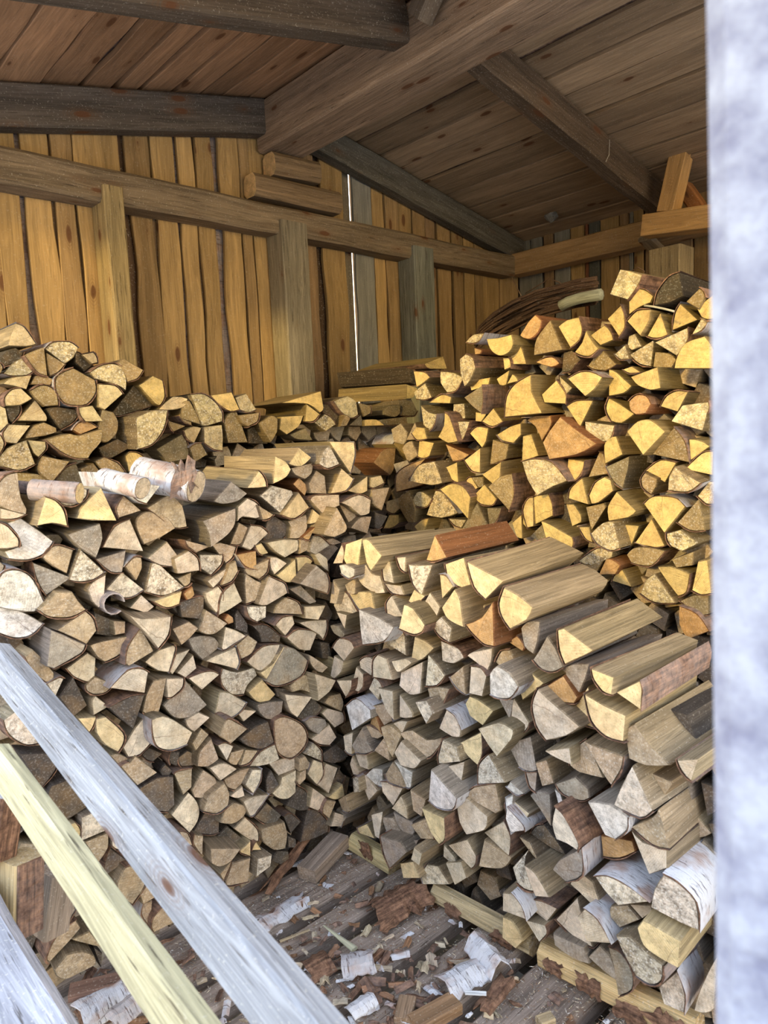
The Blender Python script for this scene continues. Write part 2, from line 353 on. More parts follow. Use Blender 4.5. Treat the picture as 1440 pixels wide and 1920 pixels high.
bm_('diagonal_brace', onX(1283, 352, 3.64), onX(1330, 420, 3.64), .07, .07, 'dark orange diagonal brace behind the cross timber', cat='brace', base=(.40, .17, .06), segs=5)
bm_('under_block', onX(1210, 447, 3.6), onX(1232, 468, 3.72), .08, .03, 'flat grey cleat beneath the end of the cross timber', cat='cleat', base=(.26, .2, .14), segs=3)
a = onX(1241, 462, 3.5); bm_('side_post', (3.60, a.y, 0), (3.60, a.y, a.z), .165, .16, 'weathered striped post stub behind the top of the right back stack', cat='post', base=(.36, .27, .15), mat=ROUGHW, segs=12, up=(-1, 0, 0))

# floor of thick planks with open joints
fl = empty('floor', (1.1, 1.2, 0), kind='structure')
for y0, y1, x1 in ((-.70, -.5, 2), (-.46, -.24, 2), (-.2, .0, 2), (.04, .22, 2), (.26, .42, 2), (.45, .63, 2), (.67, .88, 2.), (.92, 1.11, 1.66), (1.165, 1.325, 1.9), (1.385, 1.555, 1.9), (1.61, 1.70, 1.9), (1.75, 1.95, 1.9), (2., 2.2, 1.9), (2.24, 2.44, 1.9), (2.48, 2.7, 1.9)):
    yc = (y0 + y1) / 2
    timber(MB(), (.36, yc, -.035), (x1, yc, -.035), y1 - y0, .07, base=sh((.40, .315, .255), .12), mat=ROUGHW, segs=16, bev=.012, rough=.004, mot=.9, wane=.006).build('plank', parent=fl, origin=(1.1, yc, -.035))
for x in (.5, 1.1, 1.7): timber(MB(), (x, -.7, -.15), (x, 2.8, -.15), .12, .14, base=(.12, .10, .09), mat=ROUGHW, segs=4).build('joist', parent=fl, origin=(x, 1, -.15))
slab('far_floor', (1.95, -.8, -.3), (3.9, 2.95, -.02), mat_plain('dark_earth', (.05, .04, .03), (.09, .07, .055)))

# sill beam at the near side, foreground post
sb = onZ(75, 1790, .55)
bm_('sill_beam', (sb.x - .10, -.5, .49), (sb.x - .10, 2.75, .49), .20, .14, 'thick frayed grey-white sill beam in the bottom left corner', base=(.46, .46, .50), mat=ROUGHW, segs=40, bev=.022, rough=.006, mot=.9)
POSTM = mat_plain('whitened_rough_post', (.19, .20, .28), (.38, .41, .49), 26, .8, .8, .006, 4)
pa = onD(1322, -60, .40); pb = onD(1337, 1980, .40)
pa2 = pa + (pa - pb) * 1.2; pb2 = pb + (pb - pa) * 1.6
vd = ray(1326, 960); vd = Vector((vd.x, vd.y, 0)).normalized(); vs_ = Vector((vd.y, -vd.x, 0)); vd2 = (vd + vs_ * .12).normalized(); vs2 = Vector((vd2.y, -vd2.x, 0))
off = vs2 * .075 + vd2 * .075
mb = timber(MB(), pb2 + off, pa2 + off, .15, .15, up=-vd2, base=(.8, .8, .85), mat=POSTM, endmat=POSTM, segs=50, bev=.010, rough=.0025)
mb.build('door_post', origin=pb2 + off, label='out-of-focus bluish white post close to the camera at right', cat='post', kind='structure')

# unseen screens added behind the viewer to hold back the sun
shade_scr = empty('added_shade_fence', (-3.2, 1, 0), kind='structure')  # added to limit how low the sun reaches on the stacks
for i in range(34): timber(MB(), (-3.2, -1.1 + i * .17, -.4), (-3.2, -1.1 + i * .17, 2.16), .165, .03, up=(1, 0, 0), base=(.46, .42, .36), segs=1).build('board', parent=shade_scr, origin=(-3.2, -1.1 + i * .17, 0))
slab('added_shade_wall', (-1.62, -3.4, -.4), (-1.5, -.32, 3.4), mat_plain('shade_wall_render', (.45, .42, .38), (.5, .47, .43)))  # unseen wall added to keep the sun off the near post

# the two loose timbers across the opening
def rail(name, f0, f1, D0, D1, ext, wd, ht, base, lab, mot, tilt):
    a = onD(*f0, D0); b = onD(*f1, D1); d = (b - a); b2 = b + d * ext; a2 = a + d * -.02
    mb = timber(MB(), a2, b2, wd, ht, up=tilt, base=base, mat=ROUGHW, segs=34, bev=.005, rough=.0022, mot=mot, wane=.003)
    return mb.build(name, origin=a2, label=lab, cat='timber')
rail('rough_timber', (0, 1240), (560, 1920), 1.70, .84, .25, .046, .075, (.42, .43, .45), 'greyish white timber leaning across the bottom left, farther of the two', .5, (.35, 0, 1))
rail('rough_timber', (0, 1428), (350, 1920), 1.42, .90, .25, .036, .060, (.62, .55, .33), 'cream yellow timber leaning across the bottom left, nearer of the two', .3, (.35, 0, 1))

DATA = """
@LB 0 560
c 55,355 75,270 125,185 190,215 275,340 200,360
d 5,440 50,395 120,365 175,405 140,470 25,510
m 25,560 100,480 170,440 270,525 200,575 90,580
t 185,430 250,390 330,362 360,580 280,550
m 340,375 400,325 520,325 585,370 555,440 490,490
t 350,400 490,490 440,550 375,580 355,500
d 560,400 600,410 700,500 640,545 560,480
c 610,420 700,402 735,480 690,490
m 680,550 760,500 850,485 910,510 945,600 940,690 880,650 720,600
t 880,480 935,448 1020,500 1075,535 1030,600 955,625 930,560
c 20,640 90,590 240,575 205,680 100,655
t 225,645 260,580 330,575 400,605 380,650
t 410,610 450,560 545,520 640,570 715,610 725,700 660,790 560,800 480,780 420,700
t 225,690 300,650 370,655 430,710 440,800 330,810 250,740
c 35,740 90,680 160,670 240,750 150,800 40,805
d 40,815 155,800 150,860 90,930 60,900
c 135,915 260,755 350,875 350,920
d 345,825 420,810 600,840 560,920 460,980 390,900
c 590,815 700,800 775,920 640,925
t 735,950 760,830 850,850 890,920 880,1010 810,1075 760,1070
c 740,640 860,650 920,715 790,835 745,815
d 845,850 1000,650 1160,795 900,880
y 1040,650 1150,575 1225,610 1240,730 1200,800 1160,790
m+ 1020,890 1130,840 1248,835 1230,970 1150,1090 1040,1130
c 1190,830 1300,730 1410,750 1380,810 1300,835
c 0,800 40,820 65,940 0,1000 -60,900
c 40,1080 20,1010 70,940 230,950 125,1090
t 190,1050 240,960 330,925 420,970 425,1000 340,1030
o 540,985 590,930 660,920 735,965 600,1020
t 350,1060 420,1035 530,1010 600,1025 770,975 760,1070 690,1150 660,1200 560,1195 460,1150
d 740,1120 880,1050 990,1105 840,1195 770,1180
t 1265,915 1400,955 1300,1000
t 1340,880 1430,790 1440,950 1380,930
g 1160,1130 1380,1010 1420,1120 1415,1200 1250,1230
m 0,1200 60,1120 200,1065 270,1240 150,1290 20,1260
c 205,1060 340,1070 345,1130 290,1190 250,1160
m -80,1010 0,1020 35,1090 0,1170 -60,1180
t -60,560 0,480 25,520 5,560
@LB 0 840
t 290,140 330,60 520,100 440,200 390,260 310,200
g 420,240 490,150 570,115 640,280 520,270
t 595,155 700,112 800,230 730,275 640,240
t 715,100 780,68 880,110 935,180 820,230
y 940,60 970,30 1075,65 1020,110 970,180
t 30,210 150,185 300,200 355,260 200,310
@LF 0 840
t 0,250 60,200 140,180 160,370 200,460 190,500 100,480 0,440 -60,360
c 0,450 190,500 100,535 0,530
m+ 390,270 450,275 560,290 650,310 640,370 560,430 470,425 400,350
y+ 275,585 345,365 420,395 480,470 500,585 390,565
y+ 580,530 620,430 750,295 875,545 700,545
w+ 930,195 990,240 1210,285 1110,420 1000,370
t+ 870,450 930,355 1060,470 890,525
t 1105,450 1280,340 1370,430 1400,590 1310,600 1200,520
c+ 0,560 60,590 140,680 140,740 60,755 -20,755
w 60,560 160,525 300,620 400,700 330,790 200,840 60,830 30,780 160,740 130,640
g+ 510,650 750,565 770,680 720,825 600,750
c 765,745 860,590 980,535 1075,775
t 1025,560 1060,500 1130,475 1250,520 1305,600 1200,670 1080,725 1040,640
t 315,820 360,760 440,730 555,765 500,940 400,890
m 520,990 610,760 780,930 700,985 600,1005
g 725,835 945,765 915,930 830,930
g 250,860 530,970 345,1105 280,1000
t 935,890 1000,820 1060,820 1070,900 1030,995
c 1100,825 1250,700 1350,820 1300,890 1200,880
m 795,1060 920,930 1080,1060 980,1120 870,1115
m 1090,1080 1130,860 1200,880 1385,1045 1240,1110
c 660,1060 700,1000 795,950 780,1130 740,1200 690,1150
w -40,1060 0,960 60,915 160,920 250,990 335,1170 260,1230 100,1220 0,1200
g -40,820 35,880 0,940
c 970,1200 1060,1100 1160,1190 1100,1240
y 1150,1150 1370,1075 1350,1170 1250,1200
t 1330,980 1440,930 1430,1010 1380,1040
@LB 340 680
t 0,300 60,285 110,370 145,465 0,420
m 60,240 160,235 250,290 310,370 315,440 200,475 155,470 120,380
y 215,245 380,220 440,350 370,365 290,320
m 400,260 490,230 570,350 500,375 430,350
t 320,450 375,370 420,370 500,600 350,605
t 430,395 585,375 570,440 500,480 460,450
d 500,500 560,470 640,590 645,610 505,605
t 575,455 680,395 730,420 720,520 660,600
y 745,405 915,395 880,480 790,540 735,500
y 930,440 945,310 1035,385 990,440
y 770,300 1050,212 1062,340 1035,375 950,305
d 1065,310 1200,330 1200,400 1150,465 1075,390
m 1140,290 1240,250 1310,290 1330,390 1280,415 1200,370
m 1000,450 1080,385 1155,465 1080,515
t 1190,480 1225,390 1270,420 1240,475
g 1260,470 1345,390 1370,475
g 820,540 930,490 980,580 870,575
m 170,480 305,465 315,560 310,660 240,650 170,600
c 15,510 90,475 155,490 100,605 40,570
t 65,640 150,605 195,690 100,750
d 200,710 270,700 240,735
t 1320,300 1420,320 1420,380 1370,405
@LF 340 680
y+ 700,700 780,740 820,800 790,860 700,910
y+ 805,760 885,640 975,710 900,780
m+ 1030,760 1060,660 1110,620 1195,760 1100,795
y 1110,590 1305,595 1305,700 1260,830 1200,740
y+ 490,940 585,810 640,930 580,940
g 245,1040 380,890 495,980 420,1040 310,1060
c 420,1080 500,1015 580,1060 605,1150 560,1170 450,1155 410,1190
m 590,1000 680,920 830,960 840,985 740,1130
y 745,1140 880,970 970,1085 850,1170
t 820,790 990,750 980,830 930,875 850,840
o 830,910 880,860 960,930 930,1000
t 950,910 1010,805 1080,850 1095,985 970,980
y 1120,980 1190,790 1290,870 1240,960
y 1250,960 1395,850 1395,960 1340,985
t 970,1030 1010,995 1180,990 1180,1070 1050,1130
c 1190,1050 1330,990 1430,1030 1420,1130 1350,1150 1260,1080
t 1190,1060 1240,1060 1310,1170 1250,1200
@LF 340 940
g+ 160,150 300,90 410,50 405,160 350,250 220,345 210,260 185,190
t 580,30 690,100 610,140
d 615,280 640,150 700,110 810,180 800,240 720,300
t 800,150 940,100 945,200 890,275 810,280 820,190
y 955,170 985,60 1070,130 1000,165
t+ 1070,250 1170,45 1240,180 1230,230 1150,270
t 1270,200 1340,120 1430,115 1400,245
o 910,270 1000,190 960,290
t 365,320 440,160 515,200 500,270 430,325
c 445,340 520,180 600,190 655,240 510,365
y 550,330 600,310 660,390 610,405
c 630,310 760,285 880,290 880,370 780,425 700,380
t 890,290 965,300 950,370 890,395
g 970,330 1000,260 1050,265 1110,330 1000,400 960,380
t 1085,290 1140,275 1200,310 1130,330
t 240,330 300,310 410,340 380,420 330,465
t 25,290 215,340 120,385 50,340
m 140,400 310,400 300,470 220,555 140,500
o 415,400 565,370 565,510 480,490
t 360,470 410,445 430,520 380,600 300,630 330,560
c 190,600 360,490 300,590 235,650
t 480,510 570,470 650,430 640,530 590,585 500,550
c 665,420 720,420 790,465 700,550 670,500
y 710,555 850,430 870,600 790,610
y 860,420 940,415 990,450 880,600
g+ 895,620 1020,480 1090,540 1090,690 1000,660
c 1000,400 1040,385 1100,430 1100,525 1040,480
c -60,430 60,370 130,430 140,520 0,540 -40,540
t 480,770 470,600 480,540 560,590 630,620 580,730
c 570,770 650,560 720,590 780,620 805,690 640,780
c 180,690 280,640 310,690 300,760 265,840 200,760
c 300,700 400,610 465,750 370,810 275,855
t 690,840 720,770 790,720 880,760 915,850
o 15,690 90,640 105,700 40,740
d -20,760 130,715 175,720 165,890 0,870
t 130,970 190,815 345,915 260,990 190,1000
o 320,890 350,845 390,870 395,910 355,925
d 400,870 430,820 500,920 490,990 400,960
m 490,790 640,785 635,870 570,905 510,870
c 700,930 760,870 840,860 855,920 780,1010
c 930,880 930,790 1080,780 1030,890
g 820,660 900,630 1005,750 960,770
c 880,910 1000,890 1095,890 1060,1035 1030,1000
c 780,1020 880,960 1035,985 970,1120 880,1110
d 520,930 640,930 760,1020 755,1060 600,1060 580,990
t -60,960 60,900 125,950 60,1030 0,1080
g 50,1030 150,1005 250,1025 295,1090 170,1195 90,1120
c 300,1100 330,940 420,970 490,1010 330,1110
t 415,1080 500,1000 570,1050 530,1140 450,1185
d 1030,1050 1110,1060 1140,1190 1060,1180
@LF 0 1110
t+ 300,140 430,0 540,0 590,70 640,130 540,185 430,195 350,180
w -40,120 80,120 200,160 320,235 230,320 120,345 20,320 -40,290
t+ 430,290 640,140 700,200 725,290 650,395 540,340
g+ 390,290 470,320 640,395 600,460 400,575 350,560
t 240,430 310,490 410,610 400,670 350,680 240,590 180,480
m 480,650 420,790 350,690 440,640
t 670,400 750,370 950,330 955,400 890,480 790,530 730,490
t+ 945,540 960,410 1050,270 1100,340 1155,445 970,560
c+ 960,170 1060,200 1290,185 1270,320 1190,425 1100,320
d 700,150 850,210 850,340 730,320
t 850,215 945,220 940,310 860,325
y 960,130 1080,20 1160,95 1110,150 1020,155
y 1150,70 1370,0 1350,80 1250,125 1180,110
d 1290,120 1370,70 1440,80 1440,200 1350,180
m 1280,280 1330,220 1440,210 1440,350 1330,410 1270,340
c 500,575 660,455 720,490 710,650 660,675 560,640
t 640,700 710,635 850,685 800,750 710,770 650,740
d 440,785 540,630 665,860 560,940
c 690,820 720,780 820,860 700,925
y 580,945 720,935 700,1010 670,1055
c+ 830,725 960,590 1060,575 1110,600 1080,755
d+ 820,870 980,780 1080,770 1000,1030 900,950
c 1090,530 1190,440 1300,400 1315,430 1260,600 1180,590
c 1270,590 1290,480 1430,430 1290,620
t 1070,900 1090,770 1140,660 1240,640 1220,820 1190,930 1120,930
c 1250,790 1250,650 1385,650 1370,720 1290,785
g 1220,850 1300,770 1400,660 1560,850 1430,935 1300,940
y 730,960 800,940 920,1050 920,1130 880,1195 790,1150 730,1060
c 920,1170 1010,1020 1080,940 1150,1010 1155,1110 1050,1220 960,1240
c+ 1150,1090 1140,960 1220,930 1310,960 1440,1050 1400,1140 1290,1185 1190,1170
m 30,965 130,890 230,1000 310,1120 200,1145 100,1100 50,1040
@LF 320 1190
c 40,90 150,70 40,290 0,300
c 50,290 170,150 195,250 110,325
c 265,200 330,160 480,90 515,200 500,260 380,230
c 560,200 690,90 830,75 800,180 750,270 650,270
g 725,355 870,90 940,110 1025,190 990,280 920,340 800,385
y 670,290 770,220 850,90 870,105 725,345
c 135,330 250,280 320,275 365,300 240,420
m 365,320 380,250 500,280 640,250 665,310 590,380 560,450 460,450 390,390
c 335,590 360,430 430,430 565,510 530,570 460,625 390,620
y 580,430 690,335 790,450 720,510 640,500
d 780,400 910,410 880,450 800,465
t 890,385 970,300 1040,310 1075,390 1060,445 980,415 910,430
c+ 1110,500 1090,370 1070,290 1150,310 1245,345 1200,430
c 1035,150 1110,190 1195,250 1150,290 1090,270 1040,210
d 1110,60 1200,70 1225,130 1190,240 1140,180
y 1215,170 1290,200 1270,300 1210,330
c 1250,330 1360,335 1330,460 1290,430
t 1145,510 1190,460 1280,440 1300,510 1280,575
c 865,450 1060,465 945,620 890,570
d 950,620 1060,470 1140,545 1090,610 1010,640
g 640,520 750,500 850,500 845,580 790,640 720,635 660,580
c 510,600 550,560 640,570 550,655
t+ 370,765 410,640 450,635 580,710 460,825
d+ 525,790 640,690 730,650 765,800 680,855 580,840
c 110,640 210,580 295,620 180,730
t 165,820 230,700 285,745 190,875
t 200,990 220,880 310,780 360,930 280,990
c 350,830 410,810 475,840 420,945
t 430,950 450,880 565,850 500,980
t 520,980 560,860 660,870 590,960
m 595,990 670,880 780,820 815,930 750,970 660,990
t 780,760 770,640 840,610 960,660 1015,740 1010,830 940,920 880,930 810,880
g 1000,650 1070,620 1170,640 1180,680 1110,750 1040,710
c 1050,780 1190,670 1250,770 1200,830 1120,825
c 1130,590 1170,550 1290,580 1300,660 1230,700
m 1005,895 1070,810 1130,870 1130,945
d 1145,890 1250,820 1335,910 1230,965 1150,950
c 740,970 860,920 960,920 940,1000 880,1060 820,1070 780,1020
t 960,930 1010,910 1045,960 1030,1010 960,1025
c 1030,1050 1080,940 1140,960 1140,1050 1090,1125
c 1090,1120 1170,965 1260,1000 1180,1190
d 1190,1160 1260,1000 1305,1060 1280,1120 1200,1190
d 60,920 130,870 230,910 170,980 80,990
d 0,880 70,880 50,990 0,970
c 290,1000 400,960 500,1010 380,1100
t 400,1090 520,1010 600,990 570,1080 490,1170 430,1150
@LF 0 1400
d 135,45 440,50 420,180 310,310
d 380,290 500,250 690,450 500,565 360,380
m 610,530 700,490 820,620 610,710
t 640,720 810,640 810,760 740,870
y 520,580 560,565 605,620 600,690
d 780,900 830,760 950,850 800,960
m 840,690 950,780 930,775 840,740
t 870,1020 930,900 1010,885 1095,970 1090,1060 1000,1190 900,1120
t 1050,1110 1110,1020 1200,1110 1070,1180
t 830,70 880,50 970,90 910,155
t 905,150 970,120 1020,70 1180,195 1030,290
d 1065,60 1120,10 1220,50 1150,110
d 1200,190 1240,130 1295,180 1240,265
d 1040,320 1180,230 1300,220 1310,440 1260,490 1150,470
t 1310,210 1330,190 1440,160 1430,300 1370,360
@LF 320 1420
t 20,100 110,80 210,80 190,180 80,285 40,200
t 160,250 240,90 330,150 350,200 320,270 270,310 180,305
c 300,90 400,50 500,90 370,180
t 400,180 560,80 600,80 550,190 490,250 440,260
c 440,290 540,215 560,290 500,310
m 560,210 610,90 680,90 670,180 620,275
d 720,280 720,170 760,100 815,210 770,270
c 760,270 820,210 840,150 950,100 940,260 880,310 810,310
t 250,410 290,290 400,190 440,270 430,360 350,425
c 0,430 130,260 190,320 220,400 200,490 140,570
t 370,490 400,400 480,340 590,370 550,450 460,500
d 170,565 260,420 370,430 360,560 290,580
c 590,440 540,330 620,290 740,280 630,430
d 635,450 720,340 825,430 790,490 710,500
d 860,360 960,220 1030,270 1030,390 960,400
t 945,180 970,110 1020,90 1020,160 970,210
c 1025,130 1070,40 1130,40 1145,130 1090,200
c 1030,370 1050,220 1170,300 1110,405
y 1180,300 1290,200 1310,290 1240,320
t 1140,420 1170,320 1240,330 1190,460
d 840,440 900,420 985,490 910,580
d 980,640 1020,390 1100,400 1180,490 1180,560 1090,610
t 670,530 850,480 880,580 870,690 780,700 690,630
c 480,540 560,450 650,540 655,625 590,620
d 350,600 430,520 570,630 420,680
t+ 305,690 520,680 450,780 370,825 310,800
y 520,700 605,630 600,740 530,720
y 610,700 640,630 690,700
t 415,940 460,790 590,745 580,930 440,970
m+ 645,900 650,760 760,730 750,820
t 370,880 450,770 440,830 400,930
d 760,780 800,700 880,700 890,760 830,810
d 880,590 940,610 930,680 880,680
c 1200,520 1230,410 1300,430 1280,520
t 70,560 130,570 160,660 110,640
t 170,650 180,580 250,590 240,740
@LF 0 1620
t 350,700 420,540 570,420 610,480 520,590 370,740
t 410,800 500,680 620,650 710,690 720,750 600,820 500,870 430,850
t 540,570 670,500 760,620 640,600
g 410,310 560,285 570,350 490,460 400,520
d 700,620 770,670 760,780
t 1140,480 1150,400 1230,300 1340,420 1160,520
t 1060,380 1080,290 1145,280 1130,480
@LB 620 640
y@115 700,170 850,112 875,205 740,205
d@118 565,195 630,215 635,330 590,310
y@118 580,320 650,350 620,420 570,430
g 515,440 610,430 650,520 620,560 520,555
g 400,520 440,480 520,475 520,540 480,570 400,550
t 210,480 290,450 340,520 260,570 225,540
g 360,590 560,565 570,620 400,630
y 255,590 340,585 400,630 260,635
y@120 480,770 510,720 590,680 670,740 660,860 640,910 560,860
t 470,790 590,880 600,920 530,980 480,930
o@118 320,910 400,810 490,800 470,960 440,1005
@LF 620 640
c 170,1100 130,1110 180,1010 285,1010 275,1140
y 290,1020 380,1005 410,1060 330,1100 290,1090
@RB 620 640
y 625,225 700,230 740,270 700,310 650,345
m 620,380 700,310 760,420 700,440 640,430
m 825,225 920,235 985,275 940,370 880,385 830,310
y 735,460 830,400 910,420 900,465
m 670,480 730,530 800,545 740,670 690,630
y+ 865,535 900,570 945,750 870,765 800,720 850,630
m 925,470 1000,465 1005,580 920,590
m 930,600 1050,600 1000,720 960,755
g+ 1000,420 1140,330 1145,430 1125,540 1060,490
y 1040,300 1190,270 1180,330 1060,370
y 1240,280 1345,215 1320,325 1260,325
y 1330,320 1360,245 1405,300
y 1135,600 1215,500 1290,600 1215,640
y 1050,690 1100,640 1180,650 1160,750 1130,800
y 1250,700 1340,640 1420,615 1425,700 1370,765 1290,745
y 1085,530 1170,545 1130,605 1085,600
y 610,690 640,640 700,650 720,730 650,740
y 670,740 780,760 740,860 650,865
o 870,770 1040,850 980,890 910,900
y+ 1005,890 1110,800 1120,985 1060,970
t 1190,920 1215,735 1340,770 1320,880 1220,920
m+ 575,1050 650,930 780,900 830,1000 850,1060 760,1080
y 850,950 950,905 955,1060 910,1040
y+ 1125,1000 1285,900 1270,1040 1215,1075
o 500,1130 500,1010 560,940 700,880 640,950 580,1040 690,1075
y 1015,1040 1060,1020 1110,1100 1020,1150
t 1060,1020 1140,1015 1145,1090 1110,1100
@RB 0 0 1
y+ 951,782 952,745 965,720 992,702 995,735 1015,775
@RB 860 500 4.8
y+ 255,650 350,640 470,610 485,700 450,770 380,805 320,780 280,730
o 560,620 620,500 680,430 735,480 715,580 650,650 590,645
y 440,880 520,670 570,740 610,880
t 680,800 690,650 820,480 960,750
y 905,540 980,480 1085,455 1110,560 1080,660 1000,730
y 1040,770 1110,680 1155,575 1195,650 1260,740 1180,805 1100,800
y 1190,620 1315,525 1385,660 1270,710
d 940,770 1010,750 1095,830 1060,870 1010,940 935,955
t 1155,890 1280,730 1430,880 1320,935 1200,920
o 700,860 780,820 850,815 905,870 830,905
m+ 5,830 60,785 130,820 155,910 100,1030 50,1080 10,960
y 395,820 445,815 470,910 415,930
m 70,680 130,610 220,600 190,660 140,690
o 135,730 210,750 190,790 140,790
@RB 980 480
y 795,235 910,250 980,300 960,350 870,390 800,440
d+ 980,370 1010,270 1100,160 1185,125 1205,300 1100,350
m 660,290 730,100 800,110 895,140 860,230 790,330
y 630,470 735,370 765,450 765,540 720,605
y 775,490 850,410 960,400 960,480 890,600
y 930,600 1025,425 1095,590
y 1125,560 1140,430 1180,355 1320,480
t 1225,345 1325,240 1370,310 1320,400
y 1305,390 1440,270 1440,470 1340,460
m 1270,590 1345,465 1385,500 1340,560
m 1000,650 1240,535 1235,640 1150,750
y+ 1145,845 1160,760 1220,650 1360,600 1430,700 1430,845
m 780,680 790,600 840,580 900,680 820,710
m 690,735 770,665 800,770 730,775
m 800,740 990,630 985,700 960,830 870,810
t 990,720 1100,730 1155,780 1120,840 980,835
y 640,850 700,870 825,975 760,1030 640,1050
y+ 800,905 1010,830 1045,990 960,1005 860,970
y 755,850 820,825 880,870 800,880
y+ 335,920 430,870 520,870 600,910 540,1000 470,1055
m 270,900 380,990 330,1040 290,990
y 150,1040 250,930 320,1030 320,1110 170,1100
o 790,1090 850,1040 930,1050 970,1110 930,1180 850,1190 800,1150
y 1035,1130 1080,1050 1160,1010 1240,1020 1160,1170
@RB 980 760
y 335,10 400,-35 520,-35 440,165
y 625,10 650,-55 720,-20 840,65 740,135 660,120 630,60
m 1120,120 1200,0 1390,-30 1385,60 1345,195
o 30,110 100,75 215,75 215,150 135,270 90,160
o+ 160,280 210,190 290,85 400,180 540,290 400,370 200,405
m 480,120 690,150 660,240 610,275 480,240
y+ 785,200 860,120 960,110 1065,200 905,375
y 610,440 605,300 660,240 710,230 755,370
t 940,365 1140,165 1220,270 1245,430
y 1255,415 1250,255 1400,310
y 1220,480 1340,360 1430,345 1430,525
y 0,420 0,230 60,215 120,380
m+ 10,420 100,400 220,430 320,570 220,610 100,680 40,560
y 330,400 460,420 450,490 400,560 325,570
t 500,540 570,350 610,380 640,515
g 625,460 800,380 790,480 750,625 680,570
y 925,490 1030,410 1150,430 1110,510 1070,580
m+ 1080,640 1090,540 1140,460 1200,500 1345,580 1240,650
t 890,550 920,505 1010,550 1000,610 960,670 900,620
y 345,700 360,620 445,545 495,745
y 490,680 540,580 620,535 670,560 690,640 570,730 510,740
y 0,890 20,720 190,640 220,740 220,830 30,925
y 320,740 380,740 440,820 440,880 365,910
t 465,765 610,730 630,760 520,940
y+ 635,870 630,760 710,645 865,790 800,840
y 905,740 960,690 1050,680 1160,700 1225,760 1075,955
t 1155,880 1310,705 1375,935 1260,940
m 1310,680 1390,570 1440,570 1440,740 1380,740
y 140,870 200,890 370,990 370,1070 310,1110 190,1060
g 60,980 150,890 180,1010 130,1030
y 425,910 500,910 520,1030 470,1000
m+ 510,960 600,880 680,870 730,1070 660,1090 560,1040
y 740,890 880,900 850,970 800,1065
y 835,1030 970,850 1075,1050 1000,1065 900,1050
m 1080,960 1190,930 1320,1035 1190,1100 1110,1060
t 780,1120 830,1070 930,1060 1070,1090 970,1200 870,1200 810,1180
m 420,1170 560,1070 680,1090 670,1140 520,1200
t 1110,1160 1285,1095 1280,1200 1150,1220
@RB 640 840
y+ 740,310 830,265 920,290 970,370 935,535 860,440
m 655,500 700,320 760,340 870,490 760,525
m 530,400 570,330 620,330 680,380 640,440 570,440
t 420,380 510,320 560,450 540,560 490,560 430,460
y 320,600 360,500 430,500 430,560 380,600
c 340,400 430,370 440,450 400,490 340,460
y 985,360 1080,270 1170,380 1130,430 1040,420
t+ 1110,290 1200,210 1280,195 1290,350 1250,470
g 1085,450 1200,450 1170,540 1110,595
g 910,600 1010,410 1100,600 1000,620
m 810,530 930,540 900,600 850,580
y 550,590 600,540 650,530 620,620 570,625
y 1275,560 1350,500 1360,680 1310,660
y 1360,470 1400,380 1440,370 1440,590 1395,600
@LF 640 840
d 245,480 350,510 310,590 250,600
t 80,590 120,520 235,520 240,640 180,640
t 220,310 370,295 310,470 240,420
@RF 640 840
y+ 150,690 200,690 310,810 230,920 190,860
c 110,930 190,870 230,940 290,960 320,1090 240,1090 150,1020
o 640,840 690,655 790,820 700,850
y 775,870 920,820 985,1060 880,1040 800,970
y+ 955,850 1080,920 1215,1000 1070,1140 990,1040
c 410,820 485,815 480,930 440,900
c 315,840 370,850 405,1015 320,1000
m 510,870 560,880 670,880 600,1105 540,1020
y 735,950 790,960 845,1040 740,1135
y 500,1150 545,1060 630,1110 560,1175
c 320,1020 450,1030 480,1100 380,1090
@RF 600 980 6
c 160,460 240,240 270,330 260,460
y 280,240 440,180 430,480 350,500 270,400
w+ 210,480 300,470 400,520 390,600 320,630 230,570
t 270,700 390,620 400,800 310,790
c 100,910 150,640 230,750 180,920
m 150,930 230,760 310,800 420,1000 320,1040 180,1000
y 320,800 480,770 600,780 640,1050 540,1060 420,970
c 745,910 810,820 930,1060 760,1065
@RF 600 1080
w+ 290,250 450,310 570,380 480,490 300,520 290,400
g 75,370 130,370 190,440 160,465 100,430
c 120,270 210,290 180,400
c 740,270 830,120 905,230 880,300 800,310
y+ 600,390 640,210 700,240 780,370 760,420 700,440
m 490,510 590,390 640,450 645,600
y 680,630 720,450 790,480 855,540 760,630
y+ 900,240 1000,100 1050,180 1090,380 1000,350 940,310
y 1085,130 1230,230 1200,290 1110,340 1100,210
m 840,370 920,300 1000,390 970,500 890,450
o+ 1100,360 1210,310 1280,200 1300,530 1230,510 1150,430
m 895,490 1040,540 1090,610 1000,660 905,640
c 1095,600 1140,570 1295,540 1290,640 1250,730 1180,660
m 800,820 805,590 870,660 935,750 880,820
t 965,760 1090,670 1095,890
c 1120,680 1200,690 1255,750 1230,900 1125,880
c 600,720 750,650 755,880 680,890 595,820
c 530,640 640,620 690,650 600,720 560,700
c 395,640 430,590 500,620 550,780 400,760
c 300,640 370,610 400,640 385,750 310,690
c 90,540 140,470 230,490 260,540 180,640
c 80,750 95,600 170,640 160,720 110,770
c 130,780 240,780 230,850 190,910
c 240,840 270,680 320,740 320,830 290,870
m 360,850 400,760 470,830 440,930
c 430,840 550,860 560,1080 490,1000
t 400,970 470,960 540,1090 490,1120
c 590,1060 590,890 690,1010 700,1060 640,1070
m+ 700,950 800,930 855,1030 800,1110
t 810,840 870,830 960,850 900,1000 850,1000
w 180,980 270,920 390,1000 400,1060 240,1160
o 370,1120 420,1040 475,1190
c 540,1110 600,1085 660,1090 610,1200
y 1080,960 1120,900 1200,930 1310,1010 1210,1130 1110,1060
c 875,1150 950,1000 1020,1050 1065,1150 1050,1210 980,1210
@RF 600 1360
